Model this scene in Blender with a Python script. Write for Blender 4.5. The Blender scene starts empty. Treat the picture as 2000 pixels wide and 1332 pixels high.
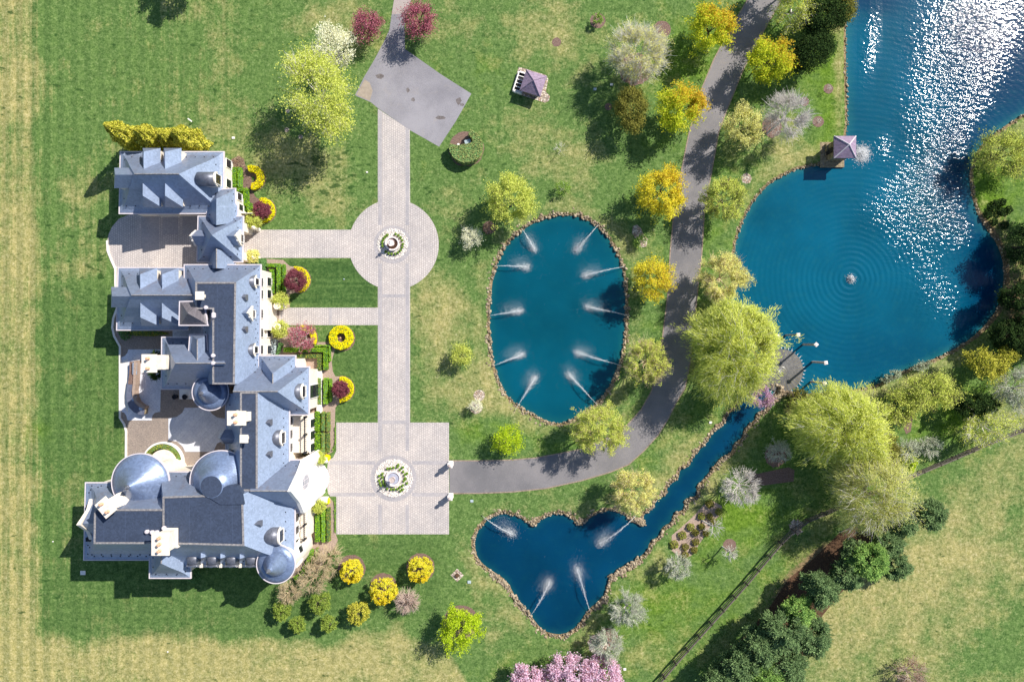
import bpy, bmesh, math, random
import numpy as np
from mathutils import Vector, Matrix, noise as mnoise
from mathutils.geometry import tessellate_polygon
from mathutils.bvhtree import BVHTree

# ------------------------------------------------------------------ camera, world, sun
H = 95.0                      # camera height above the lawn, metres
F = 24.0/36.0*2000.0          # focal length in photograph pixels
scene = bpy.context.scene
C = scene.collection
cam_d = bpy.data.cameras.new("camera"); cam = bpy.data.objects.new("camera", cam_d); C.objects.link(cam)
cam.location = (0, 0, H); cam_d.lens = 24; cam_d.sensor_width = 36; cam_d.clip_end = 3000
scene.camera = cam
K = 1.13                      # shadow length per metre of height
AZ = math.atan2(.775, .632)   # from +Y towards +X
EL = math.atan(1.0/K)
world = bpy.data.worlds.new("World"); scene.world = world; world.use_nodes = True
wn = world.node_tree.nodes; wl = world.node_tree.links
sky = wn.new('ShaderNodeTexSky'); sky.sky_type = 'NISHITA'; sky.sun_disc = False
sky.sun_elevation = EL; sky.sun_rotation = AZ; sky.air_density = 1.0; sky.dust_density = .6; sky.ozone_density = 2.6
bg = wn['Background']; bg.inputs[1].default_value = 0.098
wl.new(sky.outputs[0], bg.inputs[0])
sl = bpy.data.lights.new("sun", 'SUN'); sl.energy = 4.9; sl.angle = math.radians(.5); sl.color = (1, .955, .88)
sun = bpy.data.objects.new("sun", sl); C.objects.link(sun)
SD = Vector((math.sin(AZ)*math.cos(EL), math.cos(AZ)*math.cos(EL), math.sin(EL)))
sun.rotation_euler = SD.to_track_quat('Z', 'Y').to_euler()
scene.view_settings.view_transform = 'Standard'; scene.view_settings.look = 'None'
scene.view_settings.exposure = 0.40; scene.view_settings.gamma = 1
scene.cycles.max_bounces = 6; scene.cycles.transparent_max_bounces = 4
scene.cycles.caustics_reflective = False; scene.cycles.caustics_refractive = False

# ------------------------------------------------------------------ basics
def W(px, py, z=0.0):
    k = (H - z)/F
    return Vector(((px-1000)*k, (666-py)*k, z))
def wl2(pts, z=0.0):
    return [W(x, y, z) for x, y in pts]
PXM = H/F   # metres per photograph pixel on the ground

def srgb(r, g, b):
    f = lambda c: (c/255/12.92) if c/255 <= .04045 else ((c/255+.055)/1.055)**2.4
    return (f(r), f(g), f(b), 1)

def tag(o, label=None, cat=None, group=None, kind=None):
    if label: o['label'] = label
    if cat: o['category'] = cat
    if group: o['group'] = group
    if kind: o['kind'] = kind
    return o
def empty(name, loc, label, cat, group=None, rz=0):
    o = bpy.data.objects.new(name, None); C.objects.link(o); o.location = loc; o.rotation_euler = (0, 0, rz)
    o.empty_display_size = .3
    return tag(o, label, cat, group)
def link(name, me, mats, parent=None, smooth=False):
    o = bpy.data.objects.new(name, me); C.objects.link(o)
    for m in (mats if isinstance(mats, (list, tuple)) else [mats]):
        me.materials.append(m)
    if parent is not None:
        o.parent = parent
        pm = parent.matrix_world if False else world_of(parent)
        o.matrix_parent_inverse = pm.inverted()
    if smooth:
        me.polygons.foreach_set('use_smooth', [True]*len(me.polygons))
    return o
def world_of(o):
    m = Matrix.Translation(o.location) @ o.rotation_euler.to_matrix().to_4x4()
    if o.parent: return world_of(o.parent) @ o.matrix_parent_inverse @ m
    return m
def bm_obj(name, bm, mats, parent=None, smooth=False, recalc=True):
    if recalc: bmesh.ops.recalc_face_normals(bm, faces=bm.faces)
    me = bpy.data.meshes.new(name); bm.to_mesh(me); bm.free()
    return link(name, me, mats, parent, smooth)
def quads_mesh(name, V, Q, mat_idx=None):
    me = bpy.data.meshes.new(name)
    V = np.asarray(V, dtype=np.float32); Q = np.asarray(Q, dtype=np.int32)
    me.vertices.add(len(V)); me.vertices.foreach_set('co', V.ravel())
    n = Q.shape[1]
    me.loops.add(Q.size); me.loops.foreach_set('vertex_index', Q.ravel())
    me.polygons.add(len(Q)); me.polygons.foreach_set('loop_start', np.arange(0, Q.size, n, dtype=np.int32))
    try: me.polygons.foreach_set('loop_total', np.full(len(Q), n, dtype=np.int32))
    except Exception: pass
    if mat_idx is not None: me.polygons.foreach_set('material_index', np.asarray(mat_idx, dtype=np.int32))
    me.update(calc_edges=True)
    return me
def box(bm, x0, x1, y0, y1, z0, z1, mi=0, M=None):
    vs = [bm.verts.new((x, y, z)) for z in (z0, z1) for x, y in ((x0, y0), (x1, y0), (x1, y1), (x0, y1))]
    if M is not None:
        for v in vs: v.co = M @ v.co
    fs = [(0, 3, 2, 1), (4, 5, 6, 7), (0, 1, 5, 4), (1, 2, 6, 5), (2, 3, 7, 6), (3, 0, 4, 7)]
    for f in fs:
        fc = bm.faces.new([vs[i] for i in f]); fc.material_index = mi
    return vs
def cyl(bm, c, r0, r1, z0, z1, n=24, mi=0, cap=True, c2=None):
    c2 = c2 or c
    a = [bm.verts.new((c[0]+r0*math.cos(t*math.tau/n), c[1]+r0*math.sin(t*math.tau/n), z0)) for t in range(n)]
    b = [bm.verts.new((c2[0]+r1*math.cos(t*math.tau/n), c2[1]+r1*math.sin(t*math.tau/n), z1)) for t in range(n)]
    for i in range(n):
        f = bm.faces.new((a[i], a[(i+1) % n], b[(i+1) % n], b[i])); f.material_index = mi
    if cap:
        f = bm.faces.new(b); f.material_index = mi
        f = bm.faces.new(a[::-1]); f.material_index = mi
def lathe(bm, c, prof, n=24, mi=0):
    rings = []
    for r, z in prof:
        rings.append([bm.verts.new((c[0]+r*math.cos(t*math.tau/n), c[1]+r*math.sin(t*math.tau/n), z)) for t in range(n)])
    for A, B in zip(rings, rings[1:]):
        for i in range(n):
            f = bm.faces.new((A[i], A[(i+1) % n], B[(i+1) % n], B[i])); f.material_index = mi
    f = bm.faces.new(rings[-1]); f.material_index = mi

# ------------------------------------------------------------------ materials
def new_mat(name):
    m = bpy.data.materials.new(name); m.use_nodes = True
    nt = m.node_tree; b = nt.nodes['Principled BSDF']
    return m, nt, b
def N(nt, t, **kw):
    n = nt.nodes.new(t)
    for k, v in kw.items():
        if k.startswith('i_'): n.inputs[k[2:].replace('_', ' ')].default_value = v
        else: setattr(n, k, v)
    return n
def ramp(nt, fac, stops, interp='LINEAR'):
    r = nt.nodes.new('ShaderNodeValToRGB'); e = r.color_ramp.elements; r.color_ramp.interpolation = interp
    while len(e) < len(stops): e.new(.5)
    for el, (p, c) in zip(e, stops): el.position = p; el.color = c
    nt.links.new(fac, r.inputs[0]); return r.outputs[0]
def coords(nt, scale=1.0, rot=0, sc3=None):
    g = N(nt, 'ShaderNodeNewGeometry'); mp = N(nt, 'ShaderNodeMapping')
    mp.inputs['Scale'].default_value = sc3 or (scale,)*3; mp.inputs['Rotation'].default_value = (0, 0, rot)
    nt.links.new(g.outputs['Position'], mp.inputs[0]); return mp.outputs[0]
def noise_tex(nt, vec, scale, detail=3, rough=.55):
    n = N(nt, 'ShaderNodeTexNoise'); n.inputs['Scale'].default_value = scale
    n.inputs['Detail'].default_value = detail; n.inputs['Roughness'].default_value = rough
    nt.links.new(vec, n.inputs['Vector']); return n.outputs[0]
def mixc(nt, fac, a, b, mode='MIX'):
    m = N(nt, 'ShaderNodeMix', data_type='RGBA', blend_type=mode)
    for sck, v in (('Factor', fac), ('A', a), ('B', b)):
        ins = [i for i in m.inputs if i.name == sck and i.enabled]
        i = ins[0] if ins else None
        idx = {'Factor': 0, 'A': 6, 'B': 7}[sck]; i = m.inputs[idx]
        if hasattr(v, 'links'): nt.links.new(v, i)
        else: i.default_value = v
    return m.outputs[2]
def math_n(nt, op, a, b=None, clamp=False):
    m = N(nt, 'ShaderNodeMath', operation=op, use_clamp=clamp)
    for i, v in enumerate((a, b)):
        if v is None: continue
        if hasattr(v, 'links'): nt.links.new(v, m.inputs[i])
        else: m.inputs[i].default_value = v
    return m.outputs[0]
def attr(nt, name):
    a = N(nt, 'ShaderNodeAttribute', attribute_name=name); return a.outputs['Fac']
def bump(nt, b, h, dist=.02, strength=1.0):
    n = N(nt, 'ShaderNodeBump'); n.inputs['Distance'].default_value = dist; n.inputs['Strength'].default_value = strength
    nt.links.new(h, n.inputs['Height']); nt.links.new(n.outputs[0], b.inputs['Normal'])

def simple(name, c1, c2, scale=3, rough=.8, spec=.2, bmp=0, detail=4, lo=.3, hi=.7, metal=0):
    m, nt, b = new_mat(name)
    v = coords(nt); n = noise_tex(nt, v, scale, detail, .65)
    nt.links.new(ramp(nt, n, [(lo, c1), (hi, c2)]), b.inputs['Base Color'])
    b.inputs['Roughness'].default_value = rough; b.inputs['Specular IOR Level'].default_value = spec
    b.inputs['Metallic'].default_value = metal
    if bmp: bump(nt, b, n, bmp)
    return m

def leaf_mat(name, cols, trans=.35, noise_mix=None, nscale=.35, bright=True):
    """cols: list of sRGB colours picked per leaf; noise_mix: (cols2) where a slow noise says so"""
    m = bpy.data.materials.new(name); m.use_nodes = True; nt = m.node_tree; nt.nodes.clear()
    g = N(nt, 'ShaderNodeNewGeometry')
    cols = [tuple(min(250, x*1.11+6) for x in q) for q in cols] if bright else cols
    k = len(cols)
    c = ramp(nt, g.outputs['Random Per Island'], [(i/max(1, k-1), srgb(*q)) for i, q in enumerate(cols)])
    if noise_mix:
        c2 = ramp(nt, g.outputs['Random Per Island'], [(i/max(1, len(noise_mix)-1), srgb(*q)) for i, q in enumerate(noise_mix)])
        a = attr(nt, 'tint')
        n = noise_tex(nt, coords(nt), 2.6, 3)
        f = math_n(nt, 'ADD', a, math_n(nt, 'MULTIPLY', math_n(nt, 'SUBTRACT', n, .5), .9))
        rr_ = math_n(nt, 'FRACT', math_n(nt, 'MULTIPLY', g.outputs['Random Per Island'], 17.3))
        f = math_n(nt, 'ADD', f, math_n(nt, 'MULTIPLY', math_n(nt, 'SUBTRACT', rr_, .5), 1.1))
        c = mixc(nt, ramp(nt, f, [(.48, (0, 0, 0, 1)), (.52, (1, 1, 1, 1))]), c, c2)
    d = N(nt, 'ShaderNodeBsdfDiffuse'); t = N(nt, 'ShaderNodeBsdfTranslucent'); mx = N(nt, 'ShaderNodeMixShader')
    o = N(nt, 'ShaderNodeOutputMaterial'); mx.inputs[0].default_value = trans
    nt.links.new(c, d.inputs[0]); nt.links.new(c, t.inputs[0])
    nt.links.new(d.outputs[0], mx.inputs[1]); nt.links.new(t.outputs[0], mx.inputs[2]); nt.links.new(mx.outputs[0], o.inputs[0])
    return m

def make_ground_mat():
    m, nt, b = new_mat('lawn')
    v = coords(nt)
    big = noise_tex(nt, v, .06, 4, .6); mid = noise_tex(nt, v, .35, 4, .6)
    fine = noise_tex(nt, v, 1.9, 5, .75); vfine = noise_tex(nt, v, 4.2, 2, .8)
    tx = math_n(nt, 'ADD', math_n(nt, 'MULTIPLY', fine, .6), math_n(nt, 'MULTIPLY', vfine, .4))
    green = ramp(nt, tx, [(.32, srgb(50, 74, 36)), (.45, srgb(82, 110, 55)), (.55, srgb(106, 131, 72)), (.70, srgb(146, 161, 108))])
    lushc = ramp(nt, tx, [(.32, srgb(52, 78, 22)), (.45, srgb(84, 114, 32)), (.55, srgb(108, 137, 48)), (.70, srgb(150, 168, 86))])
    f = math_n(nt, 'ADD', attr(nt, 'lush'), math_n(nt, 'MULTIPLY', math_n(nt, 'SUBTRACT', mid, .5), 1.2))
    c = mixc(nt, ramp(nt, f, [(.25, (0, 0, 0, 1)), (.75, (1, 1, 1, 1))]), green, lushc)
    # straw: dormant grass
    strawc = ramp(nt, tx, [(.32, srgb(104, 106, 58)), (.45, srgb(148, 143, 88)), (.55, srgb(174, 165, 112)), (.70, srgb(208, 197, 154))])
    wv_ = N(nt, 'ShaderNodeTexWave'); wv_.inputs['Scale'].default_value = .165; wv_.inputs['Distortion'].default_value = 1.2; wv_.inputs['Detail'].default_value = 2; nt.links.new(v, wv_.inputs['Vector'])
    stripe = noise_tex(nt, coords(nt, sc3=(2.2, .05, 1)), 1, 3, .6)
    s = math_n(nt, 'ADD', attr(nt, 'straw'), math_n(nt, 'MULTIPLY', math_n(nt, 'SUBTRACT', mid, .5), 1.1))
    s = math_n(nt, 'ADD', s, math_n(nt, 'MULTIPLY', math_n(nt, 'SUBTRACT', tx, .5), .85))
    s = math_n(nt, 'ADD', s, math_n(nt, 'MULTIPLY', math_n(nt, 'SUBTRACT', big, .5), 1.5))
    s = math_n(nt, 'ADD', s, math_n(nt, 'MULTIPLY', math_n(nt, 'SUBTRACT', stripe, .5), attr(nt, 'mow')))
    c = mixc(nt, ramp(nt, s, [(.22, (0, 0, 0, 1)), (.78, (1, 1, 1, 1))]), c, strawc)
    # dark tufts of coarser grass
    tuft = noise_tex(nt, coords(nt, sc3=(.8, 1.6, 1)), .8, 2, .5)
    tf = math_n(nt, 'ADD', tuft, math_n(nt, 'MULTIPLY', attr(nt, 'tuft'), .16))
    c = mixc(nt, ramp(nt, tf, [(.67, (0, 0, 0, 1)), (.74, (.75, .75, .75, 1))]), c, srgb(40, 72, 30))
    # deeper green mown lawn beside the house, with faint mowing lines
    st = noise_tex(nt, coords(nt, sc3=(.05, 1.6, 1)), 1, 2, .5)
    dk = ramp(nt, math_n(nt, 'ADD', math_n(nt, 'MULTIPLY', tx, .7), math_n(nt, 'MULTIPLY', st, .3)), [(.34, srgb(38, 64, 34)), (.48, srgb(62, 92, 46)), (.62, srgb(98, 124, 68))])
    c = mixc(nt, attr(nt, 'deep'), c, dk)
    # bare soil / bank
    soil = ramp(nt, tx, [(.3, srgb(70, 58, 40)), (.6, srgb(150, 128, 96))])
    d = math_n(nt, 'ADD', attr(nt, 'soil'), math_n(nt, 'MULTIPLY', math_n(nt, 'SUBTRACT', fine, .5), 1.0))
    c = mixc(nt, ramp(nt, d, [(.4, (0, 0, 0, 1)), (.7, (1, 1, 1, 1))]), c, soil)
    c = mixc(nt, math_n(nt, 'MULTIPLY', attr(nt, 'mow'), .8), c, mixc(nt, 1.0, c, ramp(nt, wv_.outputs[0], [(.3, (.80, .84, .80, 1)), (.7, (1.14, 1.10, 1.06, 1))]), 'MULTIPLY'))
    c = mixc(nt, 1.0, c, ramp(nt, noise_tex(nt, v, .9, 6, .75), [(.32, (.70, .74, .72, 1)), (.52, (1, 1, 1, 1)), (.70, (1.22, 1.18, 1.15, 1))]), 'MULTIPLY')
    nt.links.new(c, b.inputs['Base Color'])
    b.inputs['Roughness'].default_value = .95; b.inputs['Specular IOR Level'].default_value = .1
    bump(nt, b, tx, .10, .8)
    return m
M = {}
M['lawn'] = make_ground_mat()
def paver_mat(name, c1, c2, mortar, w, h, rot=0, patch=.25, off=.5, ms=.02):
    m, nt, b = new_mat(name)
    v = coords(nt, rot=rot)
    br = N(nt, 'ShaderNodeTexBrick'); br.offset = off
    br.inputs['Scale'].default_value = 1; br.inputs['Brick Width'].default_value = w; br.inputs['Row Height'].default_value = h
    br.inputs['Mortar Size'].default_value = ms; br.inputs['Mortar Smooth'].default_value = .3
    br.inputs['Color1'].default_value = srgb(*c1); br.inputs['Color2'].default_value = srgb(*c2); br.inputs['Mortar'].default_value = srgb(*mortar)
    nt.links.new(v, br.inputs['Vector'])
    n = noise_tex(nt, v, .25, 5, .7); n2 = noise_tex(nt, v, 6, 3, .6)
    sh = ramp(nt, n, [(.3, (.78, .78, .80, 1)), (.7, (1.06, 1.03, 1, 1))])
    c = mixc(nt, 1.0, br.outputs[0], sh, 'MULTIPLY')
    c = mixc(nt, patch, c, mixc(nt, 1.0, c, ramp(nt, n2, [(.25, (.6, .6, .62, 1)), (.75, (1.25, 1.25, 1.22, 1))]), 'MULTIPLY'))
    nt.links.new(c, b.inputs['Base Color']); b.inputs['Roughness'].default_value = .85; b.inputs['Specular IOR Level'].default_value = .2
    return m
M['paver'] = paver_mat('pavers', (214, 206, 200), (200, 192, 187), (166, 156, 154), .34, .30, rot=math.pi/2, patch=.6, ms=.03)
M['paver_grey'] = paver_mat('grey_paver_band', (190, 184, 184), (176, 172, 174), (164, 158, 160), .3, .15, patch=.6, ms=.012)
M['terrace'] = paver_mat('brown_terrace', (176, 161, 148), (160, 146, 136), (140, 128, 119), .22, .12, rot=.5, patch=1.0, ms=.012)
M['patio'] = paver_mat('bluestone', (234, 236, 242), (220, 223, 233), (196, 199, 208), .9, .6, rot=-.78, patch=.6, ms=.012)
def asphalt(name, c1, c2, tan):
    m, nt, b = new_mat(name); v = coords(nt)
    big = noise_tex(nt, v, .12, 5, .65); fine = noise_tex(nt, v, 9, 3, .7); cr = noise_tex(nt, v, .5, 8, .75)
    c = ramp(nt, math_n(nt, 'ADD', math_n(nt, 'MULTIPLY', big, .6), math_n(nt, 'MULTIPLY', fine, .4)), [(.40, srgb(*c1)), (.58, srgb(*c2))])
    c = mixc(nt, ramp(nt, cr, [(.58, (0, 0, 0, 1)), (.72, (.6, .6, .6, 1))]), c, srgb(*tan))
    st = noise_tex(nt, v, .9, 6, .8); c = mixc(nt, ramp(nt, st, [(.62, (0, 0, 0, 1)), (.7, (.35, .35, .35, 1))]), c, srgb(*[x*.75 for x in c1]))
    vo = N(nt, 'ShaderNodeTexVoronoi', feature='DISTANCE_TO_EDGE'); vo.inputs['Scale'].default_value = .14
    dv = N(nt, 'ShaderNodeVectorMath', operation='ADD'); dn = N(nt, 'ShaderNodeTexNoise'); dn.inputs['Scale'].default_value = .6
    nt.links.new(v, dn.inputs['Vector']); nt.links.new(v, dv.inputs[0]); nt.links.new(dn.outputs['Color'], dv.inputs[1]); nt.links.new(dv.outputs[0], vo.inputs['Vector'])
    c = mixc(nt, ramp(nt, vo.outputs['Distance'], [(0, (.14, .14, .14, 1)), (.006, (0, 0, 0, 1))]), c, srgb(90, 86, 88))
    nt.links.new(c, b.inputs['Base Color']); b.inputs['Roughness'].default_value = .9; b.inputs['Specular IOR Level'].default_value = .25
    bump(nt, b, fine, .01)
    return m
M['asphalt_pad'] = asphalt('grey_asphalt', (128, 125, 130), (156, 152, 156), (164, 154, 146))
M['asphalt_road'] = asphalt('road_asphalt', (110, 108, 110), (139, 134, 134), (148, 138, 132))
M['road_edge'] = simple('road_edge_stone', srgb(120, 100, 90), srgb(176, 158, 140), 3)
M['concrete'] = simple('pale_concrete', srgb(222, 214, 204), srgb(240, 232, 222), 1.5)
M['narrow_drive'] = asphalt('old_concrete_drive', (158, 146, 140), (182, 170, 162), (190, 178, 166))
M['mulch'] = simple('mulch', srgb(88, 66, 58), srgb(150, 124, 112), 7, detail=6, bmp=.04)
M['mulch_red'] = simple('needle_litter', srgb(58, 42, 30), srgb(112, 84, 62), 5, detail=6, bmp=.04)
M['bed'] = simple('gravel_bed', srgb(142, 120, 108), srgb(190, 168, 150), 6, detail=6, bmp=.03)
def gravel(name, cols, scale):
    m, nt, b = new_mat(name); v = coords(nt)
    vo = N(nt, 'ShaderNodeTexVoronoi'); vo.inputs['Scale'].default_value = scale; nt.links.new(v, vo.inputs['Vector'])
    sp = N(nt, 'ShaderNodeSeparateColor'); nt.links.new(vo.outputs['Color'], sp.inputs[0])
    c = ramp(nt, sp.outputs[0], [(i/(len(cols)-1), srgb(*q)) for i, q in enumerate(cols)])
    c = mixc(nt, ramp(nt, vo.outputs['Distance'], [(.35, (0, 0, 0, 1)), (.6, (.6, .6, .6, 1))]), c, srgb(90, 76, 66))
    nt.links.new(c, b.inputs['Base Color']); b.inputs['Roughness'].default_value = .9
    bump(nt, b, vo.outputs['Distance'], -.06); return m
M['river_rock'] = gravel('river_rock', [(150, 126, 108), (214, 196, 176), (236, 224, 206), (176, 158, 146), (206, 170, 140)], 5)
M['white_rock'] = gravel('white_rock', [(196, 190, 182), (234, 230, 224), (250, 248, 244), (200, 186, 180), (236, 226, 218)], 5)
def rock_mat(name, cols):
    m, nt, b = new_mat(name); g = N(nt, 'ShaderNodeNewGeometry')
    c = ramp(nt, g.outputs['Random Per Island'], [(i/(len(cols)-1), srgb(*q)) for i, q in enumerate(cols)])
    n = noise_tex(nt, coords(nt), 5, 4)
    c = mixc(nt, .5, c, mixc(nt, 1, c, ramp(nt, n, [(.3, (.6, .6, .6, 1)), (.7, (1.3, 1.3, 1.3, 1))]), 'MULTIPLY'))
    nt.links.new(c, b.inputs['Base Color']); b.inputs['Roughness'].default_value = .85; return m
M['rocks'] = rock_mat('bank_stone', [(112, 98, 78), (156, 138, 110), (188, 172, 146), (132, 112, 88), (170, 152, 126), (112, 102, 92)])

def slate_mat(name, base, amp=.12, seam=None, rough=.42, spec=.5, metal=0, coat=0):
    m, nt, b = new_mat(name); v = coords(nt)
    big = noise_tex(nt, v, .35, 5, .65); fine = noise_tex(nt, v, 7, 4, .75)
    vo = N(nt, 'ShaderNodeTexVoronoi'); vo.inputs['Scale'].default_value = 4.5; nt.links.new(v, vo.inputs['Vector'])
    sp = N(nt, 'ShaderNodeSeparateColor'); nt.links.new(vo.outputs['Color'], sp.inputs[0])
    t = math_n(nt, 'ADD', math_n(nt, 'MULTIPLY', big, .45), math_n(nt, 'ADD', math_n(nt, 'MULTIPLY', fine, .3), math_n(nt, 'MULTIPLY', sp.outputs[0], .25)))
    lo = tuple(max(0, x*(1-amp*2)) for x in base); hi = tuple(min(255, x*(1+amp*1.3)) for x in base)
    c = ramp(nt, t, [(.32, srgb(*lo)), (.68, srgb(*hi))])
    if name == 'slate':
        # north-facing slopes painted dimmer as shade, plus lichen dirt and brownish run-off streaks
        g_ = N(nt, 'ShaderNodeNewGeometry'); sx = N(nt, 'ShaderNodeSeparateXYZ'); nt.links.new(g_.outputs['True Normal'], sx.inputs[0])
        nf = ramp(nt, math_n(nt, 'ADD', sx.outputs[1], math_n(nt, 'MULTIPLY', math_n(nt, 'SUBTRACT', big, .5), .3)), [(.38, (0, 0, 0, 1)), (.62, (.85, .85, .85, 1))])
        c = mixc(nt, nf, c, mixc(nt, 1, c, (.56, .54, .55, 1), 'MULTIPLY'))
        rust = noise_tex(nt, coords(nt, sc3=(1.2, .5, .5)), .6, 6, .8)
        rf = math_n(nt, 'MULTIPLY', ramp(nt, rust, [(.52, (0, 0, 0, 1)), (.72, (.7, .7, .7, 1))]), nf)
        c = mixc(nt, rf, c, srgb(112, 100, 100))
        wf = N(nt, 'ShaderNodeTexNoise'); wf.inputs['Scale'].default_value = 9; nt.links.new(v, wf.inputs['Vector'])
        c = mixc(nt, ramp(nt, wf.outputs[0], [(.74, (0, 0, 0, 1)), (.78, (.5, .5, .5, 1))]), c, srgb(206, 206, 206))
    if seam:
        br = N(nt, 'ShaderNodeTexBrick'); br.offset = 0
        br.inputs['Scale'].default_value = 1; br.inputs['Brick Width'].default_value = seam[0]; br.inputs['Row Height'].default_value = seam[1]
        br.inputs['Mortar Size'].default_value = .03; br.inputs['Mortar Smooth'].default_value = 1
        br.inputs['Color1'].default_value = (0, 0, 0, 1); br.inputs['Color2'].default_value = (0, 0, 0, 1); br.inputs['Mortar'].default_value = (.5, .5, .5, 1)
        nt.links.new(v, br.inputs['Vector'])
        br2 = br
        c = mixc(nt, br.outputs[0], c, srgb(*[min(255, x*1.35) for x in base]))
    nt.links.new(c, b.inputs['Base Color']); b.inputs['Roughness'].default_value = rough; b.inputs['Specular IOR Level'].default_value = spec; b.inputs['Metallic'].default_value = metal
    b.inputs['Coat Weight'].default_value = coat; b.inputs['Coat Roughness'].default_value = .44; b.inputs['Coat IOR'].default_value = 2.5
    bump(nt, b, t, .02)
    return m
M['slate'] = slate_mat('slate', (140, 154, 178), .045, rough=.40, spec=.35, metal=0, coat=0)
M['flat'] = slate_mat('flat_membrane', (62, 72, 92), .06, seam=(2.6, 400), rough=.6, spec=.3)
M['metal_roof'] = slate_mat('brown_standing_seam', (104, 98, 102), .06, seam=(.5, 400), rough=.4)
M['zinc'] = slate_mat('zinc_roof', (112, 114, 124), .06, rough=.45, spec=.5, metal=.4)
M['cone'] = slate_mat('cone_slate', (122, 138, 168), .06, rough=.36, spec=.7, metal=.35, coat=0)
M['purple_roof'] = slate_mat('purple_shingle', (150, 130, 150), .06, seam=(400, .45), rough=.6, spec=.3)
M['gutter'] = simple('gutter', srgb(206, 196, 200), srgb(228, 218, 220), 2, rough=.5)
M['coping'] = simple('roof_coping', srgb(104, 102, 108), srgb(168, 162, 158), 4, rough=.8)
M['stone'] = simple('cream_stone', srgb(222, 208, 190), srgb(244, 234, 220), 2.5, detail=6, rough=.85)
M['trim'] = simple('white_trim', srgb(232, 226, 220), srgb(246, 242, 236), 1.5, rough=.6)
M['rough_stone'] = simple('field_stone', srgb(104, 92, 72), srgb(178, 160, 130), 3.5, detail=6, rough=.9, bmp=.06)
M['dark'] = simple('dark_metal', srgb(36, 36, 40), srgb(54, 54, 60), 3, rough=.5)
M['ac_metal'] = simple('painted_steel', srgb(156, 172, 176), srgb(186, 198, 200), 3, rough=.5)
M['terracotta'] = simple('terracotta_pot', srgb(206, 150, 116), srgb(232, 190, 156), 5)
M['counter'] = simple('grey_counter', srgb(88, 92, 110), srgb(112, 116, 132), 3, rough=.4)
M['steel'] = simple('stainless_steel', srgb(190, 200, 214), srgb(214, 222, 232), 3, rough=.25, metal=.6)
M['wood_grey'] = simple('weathered_rail', srgb(84, 78, 72), srgb(128, 118, 108), 3, rough=.9)
M['post_wood'] = simple('pale_post', srgb(172, 158, 154), srgb(208, 192, 186), 3, rough=.8)
M['post_cap'] = simple('pale_cap', srgb(232, 216, 208), srgb(246, 232, 226), 3, rough=.7)
M['glass'] = simple('window_glass', srgb(28, 30, 38), srgb(40, 44, 54), 1, rough=.1, spec=.8)
M['window_pale'] = simple('pale_leaded_glass', srgb(120, 126, 138), srgb(168, 172, 182), 4, rough=.2, spec=.7)
M['bark'] = simple('bark', srgb(96, 84, 72), srgb(138, 124, 108), 5)
M['bark_pale'] = simple('pale_bark', srgb(200, 192, 184), srgb(236, 230, 222), 4)
M['bark_dark'] = simple('dark_bark', srgb(62, 52, 46), srgb(96, 82, 74), 5)
M['twig_tan'] = simple('tan_twigs', srgb(186, 164, 130), srgb(220, 202, 164), 4)
M['twig_pink'] = simple('pinkish_twigs', srgb(190, 166, 150), srgb(224, 202, 188), 4)
M['twig_grey'] = simple('grey_twigs', srgb(206, 202, 188), srgb(236, 232, 218), 4)
M['tan_patch'] = simple('sandy_wash', srgb(150, 136, 122), srgb(172, 158, 142), 1.5)
M['stain'] = simple('oily_stain', srgb(92, 84, 82), srgb(130, 122, 120), 3)
M['disc_stone'] = simple('wet_stone_disc', srgb(88, 85, 79), srgb(126, 121, 112), 2, rough=.35, spec=.5)
M['basin_brown'] = simple('basin_brown', srgb(58, 40, 32), srgb(84, 58, 42), 4, rough=.15, spec=.6)
M['basin_pale'] = simple('basin_water', srgb(150, 152, 170), srgb(184, 186, 200), 3, rough=.15, spec=.6)
M['spray'] = simple('white_spray', srgb(226, 236, 240), srgb(250, 252, 252), 3, rough=.5)
def spray_mat():
    m = bpy.data.materials.new('spray_drops'); m.use_nodes = True; nt = m.node_tree; nt.nodes.clear()
    d = N(nt, 'ShaderNodeBsdfDiffuse'); d.inputs[0].default_value = (1, 1, 1, 1)
    t = N(nt, 'ShaderNodeBsdfTranslucent'); t.inputs[0].default_value = (1, 1, 1, 1)
    mx = N(nt, 'ShaderNodeMixShader'); mx.inputs[0].default_value = .45; o = N(nt, 'ShaderNodeOutputMaterial')
    nt.links.new(d.outputs[0], mx.inputs[1]); nt.links.new(t.outputs[0], mx.inputs[2]); nt.links.new(mx.outputs[0], o.inputs[0])
    return m
M['drops'] = spray_mat()

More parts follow.
